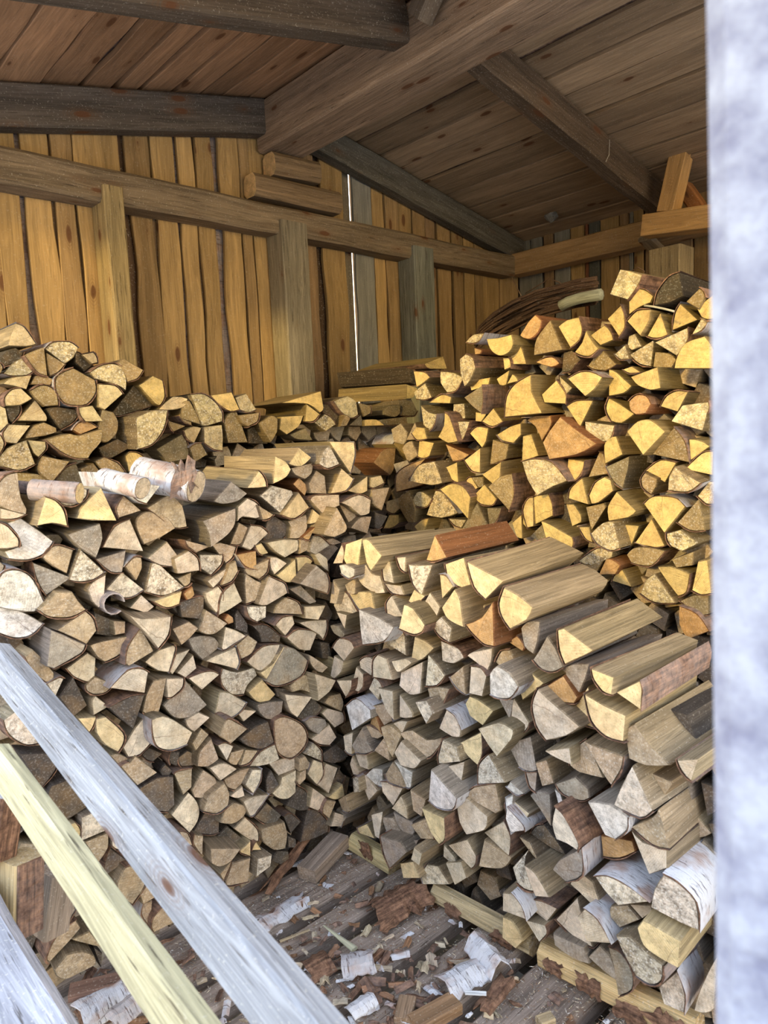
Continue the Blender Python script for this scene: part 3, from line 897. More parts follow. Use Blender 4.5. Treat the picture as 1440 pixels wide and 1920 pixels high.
g 235,150 310,20 360,130 400,190 340,215 260,200
c 170,80 230,60 240,220 190,180
t 330,20 370,0 480,70 430,105 360,80
t 460,10 520,0 600,80 550,240 500,150
t 400,190 480,90 520,270
t 620,50 700,30 800,110 900,100 890,150 820,240 740,240 690,170
c 560,200 620,110 760,265 700,330 600,300
m 885,230 920,110 1030,160 1060,270 890,290
c 255,220 350,220 370,330 300,310
c 215,290 240,230 300,350 290,375 240,370
w 350,370 400,320 470,330 460,470 400,440
c 290,390 350,370 440,490 360,570
y 1030,140 1210,50 1220,210 1185,300 1110,240
c+ 1195,20 1340,-20 1440,40 1430,110 1330,235 1270,150
m 1185,300 1260,220 1410,420 1190,440
c 880,330 1070,275 1060,450 1045,530
w+ 800,570 830,330 900,400 1040,540 1000,630 880,625
y+ 760,620 940,690 940,850 890,895 820,800
c 465,420 560,430 620,470 540,610 470,500
c 540,620 600,530 650,620 660,705
t 680,480 790,560 760,690 700,640
t 480,370 530,280 600,350 635,460 520,430
w 560,265 700,350 680,470 630,460 600,330
c+ 1030,590 1100,540 1250,690 1230,790 1100,820 1050,720
t 1105,530 1160,460 1310,445 1345,650 1310,670
w 1385,550 1440,530 1440,800 1400,680
c 1235,800 1380,715 1430,850 1415,985
t 1200,1050 1240,850 1430,1000 1360,1080
c 970,890 1110,850 1170,980 1130,1080 1040,980
m 915,990 930,890 1020,990 1030,1070
g 470,680 550,690 610,820 560,835 500,790
g 550,650 700,720 710,800 650,830 580,760
t 690,740 790,700 850,860 760,850
g+ 460,830 600,880 640,960 520,1075 480,960
g 595,850 740,860 680,970
y 280,770 350,740 410,850 300,810
c 380,670 460,650 450,850 420,830
c+ 675,1010 710,910 770,960 740,1060
o 760,880 840,880 830,950
m 765,1120 800,1040 880,1060 960,1200 900,1200 780,1190
c 930,1040 1060,1020 1110,1140 1010,1200
y 590,1040 700,1020 760,1140 620,1150
g 80,690 130,620 190,700 140,770
m 240,400 290,390 300,500 250,510
t 130,560 200,520 230,640 160,640
@RF 920 1040 3.4286
y+ 55,310 90,210 180,260 270,340 230,420 120,480 70,400
g 195,470 230,430 310,430 300,560 275,640 220,590
g 260,680 310,610 370,520 430,600 475,720 400,755 320,740
y+ 435,480 470,470 650,620 600,650 480,705 445,610
g 475,720 540,700 640,700 610,800 560,905 490,830
o 110,560 170,520 215,600 200,625
w+ -10,900 0,760 50,710 130,760 180,850 120,925 40,925
t 30,690 70,620 130,610 160,700 150,790 80,750
y 160,700 230,740 340,830 210,935 170,800
o 350,850 460,780 560,920 540,955 440,940
y+ 650,730 790,790 775,905 720,880 665,800
y+ 805,885 960,810 975,880 965,1000 880,940
y 495,1010 560,950 620,850 680,1120 580,1080
y+ 600,900 740,970 880,1030 860,1200 740,1170 640,1070
c+ 270,960 310,860 380,930 570,1110 480,1170 350,1200 290,1100
c 100,1110 150,920 250,1080 190,1150
c 0,1080 60,1060 150,1150 100,1260 0,1230
g 45,930 150,930 130,1060
@RB 920 1040 3.4286
o 690,130 740,25 835,70 800,130
y 780,170 850,95 900,210
t 565,50 640,0 740,20 680,110
m 960,250 1000,160 1060,120 1190,310 1050,310
y 1070,80 1160,75 1290,120 1260,240 1200,270 1130,180
g 1160,60 1300,0 1310,100 1240,105
y 1290,230 1340,40 1400,30 1420,250 1350,260
g 1210,300 1300,260 1400,260 1410,380 1340,385
o 1205,450 1210,330 1330,380 1410,490 1260,550
@RF 940 1340 3.6
t+ 840,110 900,60 1020,220 1135,345 980,350 860,300
g 45,190 190,150 240,380 120,350
c+ 300,240 460,225 470,345 380,300
t 235,320 310,300 350,470 270,490
t 465,340 480,240 570,170 690,430 530,390
t+ 560,180 600,200 830,280 810,370 740,480 680,400
c+ 1180,310 1330,300 1290,445
t 905,340 1150,450 1160,470 1045,620
m+ 745,620 800,490 890,340 1035,640 940,695
t+ 870,760 1020,690 1060,640 1100,740 1135,905 1020,880
c+ 875,780 950,860 1120,910 1120,1040 1000,1080
w+ 580,590 730,600 860,690 850,780 760,850 690,820
o 665,820 780,830 890,850 910,920 800,970 680,960
g 360,470 500,420 590,500 600,560 540,580 420,540
w 360,500 400,530 430,640 380,600
d 450,640 560,600 570,680 500,710 450,690
c+ 335,740 370,620 430,680 520,860 510,920 440,880 360,850
g 185,550 340,530 340,640 330,760 250,640
wb 30,490 60,450 160,530 100,545
cb 30,600 80,570 190,670 150,740 60,690
w 30,700 50,620 140,740 150,790 60,800
d 200,800 290,740 370,850 430,950 330,900
t 110,830 190,860 270,990 170,900
c 590,860 660,760 660,940
g+ 330,1060 390,980 560,890 550,1080 420,1140
m 75,1030 170,920 150,1010 220,1190 110,1130
c+ 150,1020 230,1070 335,1230 230,1230 170,1100
g 160,380 240,390 235,520 190,480
@RF 940 1587 3.6
m+b 635,200 720,200 850,270 990,380 790,400 700,300
m+b 1010,410 1040,280 1110,180 1200,240 1310,380 1320,590 1200,530
c 460,255 555,190 620,240 700,480 610,390
c 360,500 520,340 540,430 620,680 480,610
c+b 515,470 560,420 650,500 740,660 580,640
c 190,430 210,370 280,370 390,410 310,510
c+b 0,320 70,320 140,400 170,490 0,440
c 155,500 300,530 310,590 250,650
y 0,480 60,500 150,640 100,690 0,620
y+ 920,540 960,490 1080,570 1200,650 1190,830 1060,750 960,660
m+ 775,600 870,600 1000,720 1095,800 1080,910 1000,940 900,880 820,720
g 590,740 660,670 740,760 790,920 690,840
g 710,690 800,730 885,850 890,960 800,1000 760,850
g 355,580 560,680 590,800 480,760 360,660
m 1060,950 1180,850 1240,1000 1240,1120 1100,1060
c 1340,960 1440,760 1440,1100 1310,1100
c 865,390 1010,400 1020,440 950,490
t 740,400 850,400 930,500 800,550 740,480
"""

# ------------------------------------------------------------------ firewood: outlines of the sawn ends on the stack faces
ENDCOL = dict(y=(.80, .62, .34), c=(.73, .615, .46), t=(.50, .385, .255), g=(.36, .31, .25), d=(.105, .09, .078), m=(.70, .61, .47), w=(.82, .78, .72), o=(.56, .34, .15))
SIDECOL = dict(y=(.36, .275, .155), c=(.335, .265, .175), t=(.30, .225, .14), g=(.22, .18, .14), d=(.085, .068, .055), m=(.30, .24, .165), w=(.40, .34, .27), o=(.27, .12, .05))
PLANE = dict(LF=('Y', 1.90), LB=('Y', 2.30), RF=('X', 1.44), RB=('X', 2.00))
def jit(c, k=.08): 
    f = 1 + R.uniform(-k, k); return (c[0] * f * (1 + R.uniform(-.03, .03)), c[1] * f, c[2] * f * (1 + R.uniform(-.06, .06)))
def smooth_outline(P):
    """P: 2-D points ccw. Returns points, list of flags (True where the edge leaving this point is round, i.e. bark)"""
    n = len(P)
    def turn(i):
        a, b, c = P[i - 1], P[i], P[(i + 1) % n]
        v1 = (b[0] - a[0], b[1] - a[1]); v2 = (c[0] - b[0], c[1] - b[1])
        return math.atan2(v1[0] * v2[1] - v1[1] * v2[0], v1[0] * v2[0] + v1[1] * v2[1])
    tr = [turn(i) for i in range(n)]
    sharp = [i for i in range(n) if abs(tr[i]) > .85]
    runs = []
    if not sharp: runs = [(0, n, sum(tr))]; 
    else:
        for k, i in enumerate(sharp):
            j = sharp[(k + 1) % len(sharp)]
            if j <= i: j += n
            runs.append((i, j, sum(tr[q % n] for q in range(i + 1, j))))
    best = max(runs, key=lambda r: r[2] if r[1] - r[0] > 1 else -9)
    if best[1] - best[0] == 1 or best[2] < .25:
        # all corners sharp: bulge the side opposite the sharpest corner
        k = max(range(n), key=lambda i: tr[i]); i = (k + n // 2) % n
        best = (i, i + 1, 0) if R.random() < .7 else None
    out = []; fl = []
    for i in range(n):
        a, b = P[i], P[(i + 1) % n]
        isb = best is not None and any(q % n == i for q in range(best[0], best[1]))
        rnd_edge = isb or (i not in sharp) or ((i + 1) % n not in sharp)
        out.append(a); fl.append(isb)
        if isb and best[2] == 0:
            L = math.hypot(b[0] - a[0], b[1] - a[1]); nx, ny = (b[1] - a[1]) / L, -(b[0] - a[0]) / L
            for t in (.25, .5, .75):
                h = .13 * L * 4 * t * (1 - t); out.append((a[0] + (b[0] - a[0]) * t + nx * h, a[1] + (b[1] - a[1]) * t + ny * h)); fl.append(True)
        elif rnd_edge and n > 3:
            p0 = P[i - 1] if i not in sharp else a; p3 = P[(i + 2) % n] if (i + 1) % n not in sharp else b
            for t in ((.33, .67) if isb else (.5,)):
                q = []
                for d in (0, 1):
                    q.append(.5 * (2 * a[d] + (b[d] - p0[d]) * t + (2 * p0[d] - 5 * a[d] + 4 * b[d] - p3[d]) * t * t + (3 * a[d] - p0[d] - 3 * b[d] + p3[d]) * t ** 3))
                out.append(tuple(q)); fl.append(isb)
    return out, fl, len(sharp), best is not None
def log_geom(mb, bk, axisname, P, depth, code, az, length, shrink=.97, tilt=True, hidden=False, en=None, light_tint=False, wb=False):
    """P: outline (s, t) on the stack face, depth: plane coordinate. mb body, bk bark collector"""
    P, fl, ns, hasb = smooth_outline(P)
    n = len(P); cx = sum(p[0] for p in P) / n; cy = sum(p[1] for p in P) / n
    rad = math.sqrt(sum((p[0] - cx) ** 2 + (p[1] - cy) ** 2 for p in P) / n)
    if axisname == 'Y': f3 = lambda s, t, d: Vector((s, d, t))
    else: f3 = lambda s, t, d: Vector((d, -s, t))
    a, b = (R.uniform(-.13, .13), R.uniform(-.13, .13)) if tilt else (0, 0)
    ax = Vector((math.cos(az), math.sin(az), R.uniform(-.04, .04)))
    # ring centre: the point farthest from the bark side (the split wedge's pith)
    if any(fl) and not all(fl):
        bx = [p for p, q in zip(P, fl) if q]; mx = sum(p[0] for p in bx) / len(bx); my = sum(p[1] for p in bx) / len(bx)
        pc = max(P, key=lambda p: (p[0] - mx) ** 2 + (p[1] - my) ** 2)
    else: pc = (cx, cy)
    rnd = R.random(); mot = dict(m=.95, w=.6, t=.4, g=.3, y=.12, c=.25, d=.2, o=.2)[code] * R.uniform(.6, 1.1)
    rings = [(.94, 0.0), (1.0, .004), (1.0, length * .5), (shrink, length)]
    vs = []; lcs = []; sd = R.random() * 50
    jag = .0016 + .03 * rad * (.5 if code == 'd' else 1)
    for k, (sc_, d) in enumerate(rings):
        for (s, t) in P:
            ds, dt = s - cx, t - cy
            wob = noise.noise(Vector((s * 30 + sd, t * 30, d * 9))) * (jag * .6 if k == 1 else jag)
            if k == 0: wob = 0
            L_ = math.hypot(ds, dt) + 1e-6
            f = sc_ if k != 0 else 1 - .0025 / L_
            ss = cx + ds * f + wob * ds / L_; tt = cy + dt * f + wob * dt / L_
            off = (a * ds + b * dt) if k < 2 else 0
            q = f3(ss, tt, depth + off) + ax * d
            vs.append(q); lcs.append((ss - pc[0], tt - pc[1], d))
    base = jit(ENDCOL[code], .14); sb = jit(SIDECOL[code], .22)
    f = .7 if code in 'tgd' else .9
    if light_tint and code != 'o': base = (base[0] * f, base[1] * f * .93, base[2] * f * .66); sb = (sb[0] * .75, sb[1] * .70, sb[2] * .52)   # warm, dim light of the back rows put into the log colour
    prm = (rnd, mot, 0)
    (en or mb).add(vs[:n], lcs[:n], [list(range(n))], END, base, prm)
    fs = []
    for k in range(3):
        for i in range(n):
            j = (i + 1) % n; fs.append([k * n + j, k * n + i, (k + 1) * n + i, (k + 1) * n + j])
    mb.add(vs, lcs, fs, SIDE, sb, prm)
    if not hidden: mb.add(vs[3 * n:], lcs[3 * n:], [list(range(n))[::-1]], END, base, prm)
    skip = R.random() < .3 and code not in 'wm' and not wb
    if hasb and bk is not None and not hidden and any(fl) and not skip:
        # bark strip over the round side, 3 to 4 mm thick, split at the run's ends
        st = next((i for i in range(n) if fl[i] and not fl[i - 1]), 0)
        idx = []; i = st
        while fl[i % n] and len(idx) < n: idx.append(i % n); i += 1
        idx.append(i % n)
        white = 1.0 if code == 'w' or wb else (R.uniform(.3, 1.) if R.random() < (.3 if code in 'mcg' else .15) else R.uniform(0, .12))
        th = R.uniform(.0018, .0038); bv = []; bl = []
        for d, e in ((-.002, 0), (-.002, th), (length * .5, th), (length * .99, th)):
            for i in idx:
                s, t = P[i]; ds, dt = s - cx, t - cy; L_ = math.hypot(ds, dt) + 1e-6
                e2 = e + .0006 + (noise.noise(Vector((s * 60, t * 60, d * 30 + sd))) * .003 if e else 0)
                off = (a * ds + b * dt) if d < .01 else 0
                k2 = 1 if d < .1 else (.985 + (shrink - .985) * (1 if d > length * .6 else 0))
                bv.append(f3(cx + ds * k2 + ds / L_ * e2, cy + dt * k2 + dt / L_ * e2, depth + off) + ax * d)
                bl.append((s + e, t, d))
        m_ = len(idx); bf = []
        for k in range(3):
            for i in range(m_ - 1):
                bf.append([k * m_ + i + 1, k * m_ + i, (k + 1) * m_ + i, (k + 1) * m_ + i + 1])
        q = m_ * 2; shell = bf[m_ - 1:]
        bk.add(bv[m_:], bl[m_:], [[i - m_ for i in f] for f in shell], BARK, (.3, .2, .1), (rnd, mot, white), True)
        bk.add(bv[:q], bl[:q], bf[:m_ - 1], BARK, (.3, .2, .1), (rnd, mot, 0.0), False)
    return f3(cx, cy, depth), ns, rad, white if (hasb and bk is not None and not hidden and any(fl) and not skip) else 0

LOGS = []
def parse():
    pl = None
    for line in DATA.split('\n'):
        line = line.strip()
        if not line: continue
        if line[0] == '@':
            q = line[1:].split(); pl = q[0]; ox, oy = float(q[1]), float(q[2]); scl = float(q[3]) if len(q) > 3 else 4.0
            continue
        c, *pts = line.split(); px = [(ox + float(p.split(',')[0]) / scl, oy + float(p.split(',')[1]) / scl) for p in pts]
        code = c[0]; plus = '+' in c; az = float(c.split('@')[1]) if '@' in c else None
        A = abs(sum(px[i - 1][0] * px[i][1] - px[i][0] * px[i - 1][1] for i in range(len(px)))) / 2
        LOGS.append(dict(wb='b' in c, pl=pl, code=code, plus=plus, az=az, px=px, A=A, c=(sum(p[0] for p in px) / len(px), sum(p[1] for p in px) / len(px))))
    # drop outlines that repeat one already read (tiles overlap)
    keep = []
    for L in LOGS:
        if any(K['pl'] == L['pl'] and math.hypot(K['c'][0] - L['c'][0], K['c'][1] - L['c'][1]) < .38 * math.sqrt(min(K['A'], L['A'])) for K in keep): continue
        keep.append(L)
    return keep
STACKNAME = dict(LF='left front stack', LB='left back stack', RF='right front stack', RB='right back stack')
CW = dict(y='yellow', c='cream', t='tan', g='grey', d='blackish', m='mottled', w='whitish', o='orange-brown')
ORD = ['first', 'second', 'third', 'fourth', 'fifth', 'sixth', 'seventh', 'eighth', 'ninth', 'tenth']
NUM = ['zero', 'one', 'two', 'three', 'four', 'five', 'six', 'seven', 'eight', 'nine', 'ten']
def build_logs():
    logs = parse()
    logs.sort(key=lambda l: -l['A'])
    made = []; rest = MB()
    for k, L in enumerate(logs):
        axn, D = PLANE[L['pl']]
        D += R.uniform(-.014, .018)
        if L['plus']: D -= R.uniform(.035, .06)
        if L['code'] == 'd': D += .02
        fn = onY if axn == 'Y' else onX
        P = []
        for x, y in L['px']:
            q = fn(x, y, D); P.append((q.x if axn == 'Y' else -q.y, q.z))
        if sum(P[i - 1][0] * P[i][1] - P[i][0] * P[i - 1][1] for i in range(len(P))) < 0: P.reverse()
        az = math.radians((L['az'] if L['az'] is not None else (90 if axn == 'Y' else 0)) + R.uniform(-4, 4))
        ln = .32 if axn == 'Y' else (.38 if L['plus'] or L['pl'] == 'RB' else .34)
        if L['az']: ln = .34
        if k < 300:
            mb = MB(); bk = MB(); en = MB()
            o, ns, rad, wh = log_geom(mb, bk, axn, P, D, L['code'], az, ln, en=en, light_tint=L['pl'] in ('LB', 'RB'), wb=L['wb'])
            ob = mb.build('firewood_log', origin=o)
            en.build('sawn_end', parent=ob, origin=o)
            if bk.v: bk.build('bark', parent=ob, origin=o)
            L['ob'] = ob; L['ns'] = ns; L['wh'] = wh; L['bk'] = bool(bk.v); made.append(L)
        else:
            log_geom(rest, rest, axn, P, D, L['code'], az, ln, hidden=False, light_tint=L['pl'] in ('LB', 'RB'))
    # labels
    for pl in PLANE:
        g = [l for l in made if l['pl'] == pl]
        xs = sorted(l['c'][0] for l in g); ys = sorted(l['c'][1] for l in g)
        x1, x2 = xs[len(xs) // 3], xs[2 * len(xs) // 3]; y1, y2 = ys[len(ys) // 3], ys[2 * len(ys) // 3]
        z = {}
        for l in g:
            vz = 'high' if l['c'][1] < y1 else ('midway' if l['c'][1] < y2 else 'low')
            hz = 'at left' if l['c'][0] < x1 else ('in middle' if l['c'][0] < x2 else 'at right')
            sh = 'rounded' if l['ns'] <= 1 else ('half-round' if l['ns'] == 2 else ('wedge-shaped' if l['ns'] == 3 else 'blocky'))
            b = ' white-barked' if l['bk'] and l['wh'] > .6 else ''
            z.setdefault((CW[l['code']] + b, sh, vz, hz), []).append(l)
        for (c, sh, vz, hz), m_ in z.items():
            m_.sort(key=lambda l: l['c'][0])
            for i, l in enumerate(m_):
                s = '%s %s log %s %s in %s' % (c, sh, vz, hz, STACKNAME[pl])
                if len(m_) > 1: s += ', %s of %s from left' % (ORD[i], NUM[len(m_)])
                tag(l['ob'], s, 'firewood', 'split logs of the ' + STACKNAME[pl])
    # buried logs that fill the stacks behind the outlined ends
    def fill(axn, D, lo, hi, top, ln=.3, zmin=.03, st=.088):
        z = zmin; row = 0
        while z < 2.2:
            s = lo + (row % 2) * st * .5
            while s < hi:
                if z < top(s) - .075:
                    r = st * .55; k = R.choice((3, 4, 4, 5)); a0 = R.random() * 6.28; P = []
                    for i in range(k):
                        aa = a0 + 6.283 * i / k; P.append(((s if axn == 'Y' else -s) + R.uniform(-.008, .008) + math.cos(aa) * r, z + math.sin(aa) * r))
                    log_geom(rest, None, axn, P, D + R.uniform(0, .02), R.choice('tgdgdt'), math.radians(90 if axn == 'Y' else 0), ln, hidden=True)  # only dark log colours, painting in the shade of the gaps
                s += st
            z += st * .85; row += 1
    def prof(pts):
        pts = sorted(pts)
        def f(s):
            if s <= pts[0][0]: return pts[0][1]
            for (a, b), (c, d) in zip(pts, pts[1:]):
                if s <= c: return b + (d - b) * (s - a) / (c - a)
            return pts[-1][1]
        return f
    fill('Y', 1.985, .42, 1.42, prof([(.45, 1.36), (.72, 1.34), (1.03, 1.27), (1.31, 1.36), (1.52, 1.2)]), .25)
    fill('Y', 1.985, 1.44, 1.80, prof([(1.4, 1.3), (1.8, 1.2)]), .25)
    fill('X', 1.54, .3, 1.86, prof([(.3, .72), (.61, .80), (.97, .95), (1.15, 1.03), (1.42, 1.1), (1.81, 1.08)]), .26)
    fill('Y', 2.385, .42, 2.3, prof([(.6, 1.76), (.75, 1.72), (1.08, 1.66), (1.76, 1.62)]), .25, .9)
    fill('X', 2.085, .3, 2.2, prof([(.3, 1.86), (.9, 1.84), (1.24, 1.86), (1.5, 1.80), (1.67, 1.76), (1.8, 1.62), (2.2, 1.58)]), .28, .5)
    for X in (2.42, 2.80, 3.18): fill('X', X, .3, 2.6, prof([(.3, 1.80), (1.6, 1.78), (2.2, 1.55)]), .34, 1.3, .11)
    rest.build('firewood_logs', label='smaller split logs wedged between and behind the larger ones in all four stacks', cat='firewood', kind='stuff')
build_logs()

# ------------------------------------------------------------------ single pieces around the stacks
def bark_sheet(mb, c, ux, uy, up, w_, h_, curl, white, seg=(7, 4), th=.004, jag=.18, base=(.3, .16, .09), mat=None):
    """a torn, curled sheet: ux along its length, uy across (curl axis = ux)"""
    sd = R.random() * 90; nu, nv = seg; vs = []; lc = []
    for k in (0, 1):
        for i in range(nu + 1):
            for j in range(nv + 1):
                u = i / nu - .5; v = j / nv - .5
                e = noise.noise(Vector((sd, i * .9, (0 if j < nv / 2 else 5)))) * jag; f = noise.noise(Vector((sd + 9, j * .9, (0 if i < nu / 2 else 5)))) * jag
                x = (u * (1 + f * 1.3)) * w_; y = v * (1 + e) * h_
                z = curl * (1 - (2 * v) ** 2) * h_ * .5 + noise.noise(Vector((sd, u * 4, v * 4))) * .006 - k * th
                vs.append(c + ux * x + uy * y + up * z); lc.append((y, z, x))
    W = nv + 1; o = (nu + 1) * W; fs = []
    for i in range(nu):
        for j in range(nv):
            a = i * W + j; fs.append([a, a + W, a + W + 1, a + 1]); fs.append([o + a, o + a + 1, o + a + W + 1, o + a + W])
    ring = [i * W for i in range(nu + 1)] + [nu * W + j for j in range(1, W)] + [i * W + nv for i in range(nu - 1, -1, -1)] + [j for j in range(nv - 1, 0, -1)]
    for a, b in zip(ring, ring[1:] + ring[:1]): fs.append([b, a, o + a, o + b])
    mb.add(vs, lc, fs, mat or BARK, base, (R.random(), .5, white)); return mb
def floor_piece(kind, px, ang, w_, h_, curl=.3, white=0., z=.006, label=None, cat=None, group=None, tilt=0., base=(.3, .16, .09), mat=None, seg=(7, 4), th=.004, jag=.18, up=None):
    c = onZ(px[0], px[1], z); a = math.radians(ang)
    ux = Vector((math.cos(a), math.sin(a), tilt)).normalized(); u = Vector(up or (0, 0, 1)); uy = u.cross(ux).normalized(); u = ux.cross(uy)
    mb = bark_sheet(MB(), c, ux, uy, u, w_, h_, curl, white, seg, th, jag, base, mat)
    return mb.build(kind, origin=c, label=label, cat=cat, group=group)
# direction helper: floor azimuth between two pixels
def fang(p, q, z=.01):
    a = onZ(*p, z); b = onZ(*q, z); d = b - a; return math.degrees(math.atan2(d.y, d.x)), d.length
def fpiece(kind, p, q, wd, **kw):
    a, l = fang(p, q); return floor_piece(kind, ((p[0] + q[0]) / 2, (p[1] + q[1]) / 2), a, l, wd, **kw)
fpiece('bark_piece', (708, 1710), (800, 1672), .13, curl=.5, z=.03, label='large reddish-brown torn bark beside the foot of the right front stack', cat='bark', tilt=.15, jag=.5, seg=(10, 6), base=(.4, .2, .1))
fpiece('bark_piece', (712, 1742), (760, 1700), .05, curl=.6, z=.02, label='small curled red-brown bark lying against the largest bark piece', cat='bark', jag=.4)
fpiece('bark_piece', (485, 1735), (578, 1683), .075, curl=.25, white=1., z=.012, label='long white birch bark strip on the planks beside the white timber', cat='bark', jag=.6, seg=(10, 5))
fpiece('bark_piece', (500, 1650), (585, 1572), .045, curl=.7, z=.05, label='dark brown bark sliver leaning on the left front stack foot', cat='bark', jag=.4, tilt=.25)
fpiece('bark_piece', (560, 1622), (620, 1600), .04, curl=.3, white=.9, z=.02, label='pale flaking bark in front of the short grey block', cat='bark', jag=.6)
fpiece('bark_piece', (905, 1895), (950, 1835), .05, curl=.35, z=.03, label='orange-brown rectangular bark on the wide plank near the front', cat='bark', jag=.35, base=(.5, .25, .1))
fpiece('bark_piece', (835, 1850), (900, 1815), .09, curl=.4, white=1., z=.03, label='flat whitish bark sheet between the planks and the orange bark', cat='bark', jag=.3)
fpiece('bark_piece', (890, 1770), (940, 1825), .075, curl=1.1, white=1., z=.035, label='rolled grey-white birch bark under the yellow base log', cat='bark', jag=.2)
fpiece('bark_piece', (575, 1822), (618, 1800), .09, curl=.4, z=.02, label='squarish brown bark in the pile beside the white timber', cat='bark', jag=.2)
fpiece('bark_piece', (640, 1812), (700, 1800), .09, curl=.4, white=.7, z=.03, label='grey curled bark patch in middle of the debris', cat='bark', jag=.3)
fpiece('bark_piece', (655, 1900), (700, 1870), .05, curl=.5, white=.95, z=.03, label='thin silvery bark roll low in the debris', cat='bark', jag=.2)
def chunk(name, p, q, wd, ht, z, label, cat, base, mat=None, taper=1., bev=.003, dz=0., rough=.002, code=None):
    a = onZ(*p, z); b = onZ(*q, z + dz)
    mb = timber(MB(), a, b, wd, ht, base=base, mat=mat or SIDE, segs=6, bev=bev, rough=rough, taper=taper, mot=.4)
    return mb.build(name, origin=a, label=label, cat=cat)
chunk('splinter', (665, 1780), (607, 1735), .022, .010, .02, 'pale pointed splinter lying across the gap between two planks', 'splinter', (.62, .60, .42), taper=.25)
chunk('wood_block', (575, 1640), (638, 1573), .075, .05, .03, 'short grey split block on the floor at the corner between the stacks', 'firewood', (.36, .28, .22), dz=.02)
chunk('wood_block', (775, 1925), (855, 1880), .055, .03, .02, 'brown split stick on the planks near the bottom edge', 'firewood', (.33, .2, .11))
chunk('wood_block', (755, 1915), (765, 1872), .045, .02, .02, 'short upright-grained brown offcut left of the brown split stick', 'firewood', (.36, .24, .15))
chunk('wood_block', (1010, 1918), (1036, 1908), .03, .02, .03, 'tiny square tan offcut at the bottom beside the wide plank', 'offcut', (.5, .38, .22))
chunk('wood_block', (130, 1862), (228, 1838), .05, .022, .06, 'dark red-brown slat of split wood between the sill and the cream timber', 'firewood', (.24, .14, .10), mat=ROUGHW)
chunk('stick', (525, 1765), (580, 1743), .010, .007, .015, 'thin pale stick on the plank beside the white timber', 'stick', (.55, .42, .26))
chunk('paper_strip', (872, 1861), (912, 1863), .012, .003, .05, 'small white plastic strip among the debris beside the orange bark', 'strip', (.9, .92, .92))
fpiece('bark_piece', (150, 1905), (250, 1850), .12, curl=.4, white=1., z=.05, label='big grey-white bark slab between the sill beam and the cream timber', cat='bark', jag=.2, seg=(9, 5))
fpiece('bark_piece', (205, 1920), (262, 1875), .07, curl=.8, white=.6, z=.09, label='curled brownish bark on top of the grey-white bark slab', cat='bark', jag=.25)

# sleepers under the right front stack
def base_log(p0, p1, z, r, label, base, patches=1):
    a = onX(*p0, 1.455); b = onX(*p1, 1.47)
    mb = timber(MB(), a + Vector((.03, 0, 0)), b + Vector((.03, 0, 0)), r * 1.5, r * 1.7, base=base, mat=SIDE, segs=16, bev=r * .45, rough=.004, mot=.7)
    ob = mb.build('base_log', origin=a, label=label, cat='firewood', group='base logs under the right front stack')
    for q in range(patches):
        t = (q + .5) / patches; c = a + (b - a) * t + Vector((.03 - r * .75 - .002, 0, R.uniform(-.4, .5) * r))
        bark_sheet(MB(), c, (b - a).normalized(), Vector((0, 0, 1)), Vector((-1, 0, 0)), R.uniform(.05, .1), r * R.uniform(.8, 1.3), .2, 0, jag=.6, th=.003, seg=(8, 4)).build('bark_patch', parent=ob, origin=a)
    return ob
base_log((652, 1583), (728, 1630), 0, .042, 'pale yellow base log at the inner corner, under the right front stack', (.62, .50, .26))
base_log((805, 1680), (990, 1782), 0, .036, 'long yellow-grey base log with dark streaks under the right front stack', (.60, .47, .27), 2)
base_log((1008, 1796), (1300, 1950), 0, .046, 'bright yellow base log with brown bark patches, nearest the front', (.66, .47, .23), 4)

# birch log lying across the left front stack
def round_log(name, a, b, r, label, white=1., code='c', half=False, flat=1.):
    a = Vector(a); b = Vector(b); ax = (b - a).normalized(); s1 = ax.cross(Vector((0, 0, 1))).normalized(); s2 = s1.cross(ax); n = 14; L = (b - a).length
    def ring(p, k, t): 
        return [p + (s1 * math.cos(6.2832 * i / n) + s2 * math.sin(6.2832 * i / n) * flat) * (k * r * (1 + .07 * noise.noise(Vector((i * .7, t * 6, r * 90))))) for i in range(n)]
    mb = MB(); vs = []; lc = []
    for t in (0, .34, .67, 1): vs += ring(a + (b - a) * t, .965, t); lc += [(math.cos(6.2832 * i / n) * r, math.sin(6.2832 * i / n) * r, t * L) for i in range(n)]
    fs = [[k * n + i, k * n + (i + 1) % n, (k + 1) * n + (i + 1) % n, (k + 1) * n + i][::-1] for k in range(3) for i in range(n)]
    prm = (R.random(), .4, white)
    mb.add(vs, lc, fs, SIDE, (.3, .2, .1), prm); mb.add(vs[:n], lc[:n], [list(range(n))], END, ENDCOL[code], prm); mb.add(vs[-n:], lc[-n:], [list(range(n))[::-1]], END, ENDCOL[code], prm)
    ob = mb.build(name, origin=a, label=label, cat='firewood')
    bk = MB(); vs = []; lc = []
    for t in (0, .2, .4, .6, .8, 1): vs += ring(a + (b - a) * (t * .996 + .002), 1.02, t); lc += [(math.cos(6.2832 * i / n) * r, math.sin(6.2832 * i / n) * r, t * L) for i in range(n)]
    bk.add(vs, lc, [[k * n + i, k * n + (i + 1) % n, (k + 1) * n + (i + 1) % n, (k + 1) * n + i][::-1] for k in range(5) for i in range(n)], BARK, (.3, .2, .1), prm, True)
    bk.build('bark', parent=ob, origin=a); return ob
round_log('birch_log', onY(368, 912, 1.84), onY(262, 886, 1.98), .056, 'white-barked round birch log lying sideways on top of the left front stack', flat=.82)
round_log('birch_log', onY(268, 915, 1.80), onY(192, 898, 1.90), .036, 'smaller white birch piece in front of the big sideways birch log', flat=.8)
round_log('birch_log', onY(150, 925, 1.84), onY(60, 918, 1.92), .027, 'thin pinkish-barked round piece on the left front stack top', white=.35, code='y')
